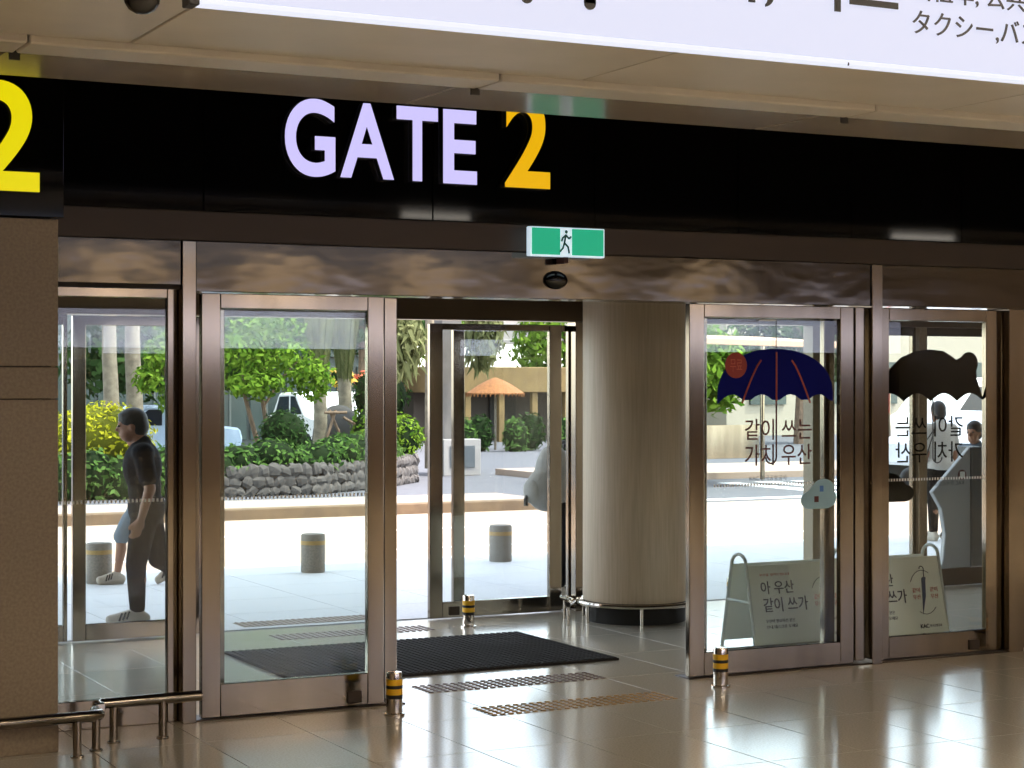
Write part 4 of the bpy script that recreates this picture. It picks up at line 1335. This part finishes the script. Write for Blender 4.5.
J1 = dict(pelvis=(0, 0, 0.92), chest=(0.03, 0, 1.25), neck=(0.06, 0, 1.43), head=(0.10, 0, 1.575),
          shoL=(0.02, 0.17, 1.37), shoR=(0.05, -0.17, 1.37), elbL=(-0.03, 0.23, 1.09), elbR=(-0.02, -0.23, 1.09), wriL=(0.03, 0.25, 0.85), wriR=(0.02, -0.24, 0.85),
          hipL=(0.01, 0.085, 0.86), hipR=(-0.01, -0.085, 0.86), kneL=(0.07, 0.09, 0.48), kneR=(-0.08, -0.09, 0.5), ankL=(0.06, 0.09, 0.1), ankR=(-0.4, -0.09, 0.28),
          toeL=(0.24, 0.1, 0.05), toeR=(-0.33, -0.1, 0.1))
person('man in charcoal T-shirt and black trousers walking past the outer door', (4.24, 14.70, 0), R(162), J1, 1.0, M_TEE, M_BLKP, gaze=0.12, girth=1.14)
J2 = dict(pelvis=(0, 0, 0.9), chest=(0.02, 0, 1.22), neck=(0.04, 0, 1.4), head=(0.07, 0, 1.54),
          shoL=(0.02, 0.16, 1.34), shoR=(0.02, -0.16, 1.34), elbL=(0.0, 0.2, 1.07), elbR=(0.0, -0.2, 1.07), wriL=(0.06, 0.2, 0.84), wriR=(0.0, -0.2, 0.84),
          hipL=(0.0, 0.085, 0.84), hipR=(0, -0.085, 0.84), kneL=(-0.03, 0.09, 0.47), kneR=(0.2, -0.09, 0.48), ankL=(-0.26, 0.09, 0.16), ankR=(0.24, -0.09, 0.1),
          toeL=(-0.14, 0.09, 0.05), toeR=(0.42, -0.1, 0.05))
person('person in pale denim shorts walking behind the man in charcoal', (5.02, 17.55, 0), R(180), J2, 0.92, M_GTEE, M_DENIM, shorts=True)
J3 = dict(pelvis=(0, 0, 0.9), chest=(0.22, 0, 1.16), neck=(0.36, 0, 1.27), head=(0.48, 0, 1.36),
          shoL=(0.28, 0.17, 1.24), shoR=(0.28, -0.17, 1.24), elbL=(0.34, 0.22, 0.97), elbR=(0.34, -0.22, 0.97), wriL=(0.52, 0.2, 0.85), wriR=(0.52, -0.2, 0.85),
          hipL=(0.0, 0.085, 0.84), hipR=(0, -0.085, 0.84), kneL=(0.12, 0.09, 0.46), kneR=(-0.02, -0.09, 0.46), ankL=(0.02, 0.09, 0.1), ankR=(-0.12, -0.09, 0.12),
          toeL=(0.2, 0.1, 0.05), toeR=(0.06, -0.1, 0.05))
p3 = person('stooping traveller with a big grey backpack behind the column', (8.0, 14.62, 0), R(0), J3, 1.0, M_GTEE, M_BLKP, long_hair=True)
# the backpack
M_PACK = mat('pack_grey', srgb(166, 164, 158), 0.85, 0, srgb(150, 148, 142), 6, bump=0.15)
t = thing('backpack', 'large light grey backpack on the stooping traveller', 'backpack', (7.80, 14.62, 0.8))
bp_ = MB()
bp_.ell((7.88, 14.62, 1.1), 0.17, 0.16, 0.28, 18, 12)
bp_.ell((7.82, 14.62, 0.98), 0.2, 0.17, 0.2, 18, 12)
obj('bag', blob_mesh('bag', bp_, M_PACK, 0.014, 4), t)
pk = MB().ell((7.68, 14.62, 0.97), 0.08, 0.12, 0.12, 14, 10)
obj('front_pocket', blob_mesh('front_pocket', pk, M_PACK, 0.014, 2), t)
for sy in (-1, 1):
    MB().tube([(7.92, 14.62 + sy * 0.11, 1.36), (8.06, 14.62 + sy * 0.13, 1.385), (8.2, 14.62 + sy * 0.14, 1.25), (8.12, 14.62 + sy * 0.17, 1.05), (7.96, 14.62 + sy * 0.16, 0.92)], 0.022, 8).build('strap', M_GREY, t, smooth=True)
MB().tube([(7.64, 14.62, 0.95), (7.60, 14.6, 0.90), (7.60, 14.6, 0.84)], 0.02, 6).build('buckle', M_BLK, t)
J4 = dict(J2)
J4.update(kneL=(0.02, 0.09, 0.47), kneR=(0.02, -0.09, 0.47), ankL=(0, 0.1, 0.1), ankR=(0, -0.1, 0.1), toeL=(0.18, 0.12, 0.05), toeR=(0.18, -0.12, 0.05))
person('person in white top and black trousers standing by the crossing', (14.93, 17.85, 0), R(80), J4, 1.0, M_WTEE, M_BLKP)
t = thing('dark_shoulder_bag', 'dark bag hanging beside the person in the white top', 'bag', (14.45, 17.74, 0.65))
bm_ = MB().ell((14.42, 17.74, 0.78), 0.19, 0.1, 0.13, 16, 10)
obj('bag', blob_mesh('bag', bm_, M_BLK, 0.014, 2), t)
MB().tube([(14.32, 17.74, 0.86), (14.55, 17.78, 1.1), (14.8, 17.8, 1.36), (14.66, 17.78, 1.05), (14.52, 17.74, 0.86)], 0.012, 6).build('strap', M_BLK, t, smooth=True)
person('person in blue plaid shirt behind the grey wayfinding panel', (13.28, 15.3, 0), R(200), J4, 0.9, M_PLAID, M_BLKP)


# ------------------------------------------------------------------ writing on the light box
YF = 4.958
text('lettering', 'タクシー,バス', M_INK, 4.03, 4.575, 3.093, 3.177, YF, LB, depth=0.004)
text('lettering', '出租车, 公共汽车', M_INK, 4.03, 4.70, 3.208, 3.294, YF, LB, depth=0.004)
text('korean_lettering', '택시, 버스', M_INKB, 3.014, 3.969, 3.133, 3.36, YF, LB, depth=0.004, bold=0.01)
px = MB()
px.box(2.535, 2.85, YF, YF + 0.004, 3.135, 3.28)
for xx in (2.585, 2.80):
    px.box(xx - 0.02, xx + 0.02, YF, YF + 0.004, 3.086, 3.14)
    px.cyl((xx, YF, 3.086), (xx, YF + 0.004, 3.086), 0.02, n=14)
px.build('taxi_pictogram', M_INKB, LB)
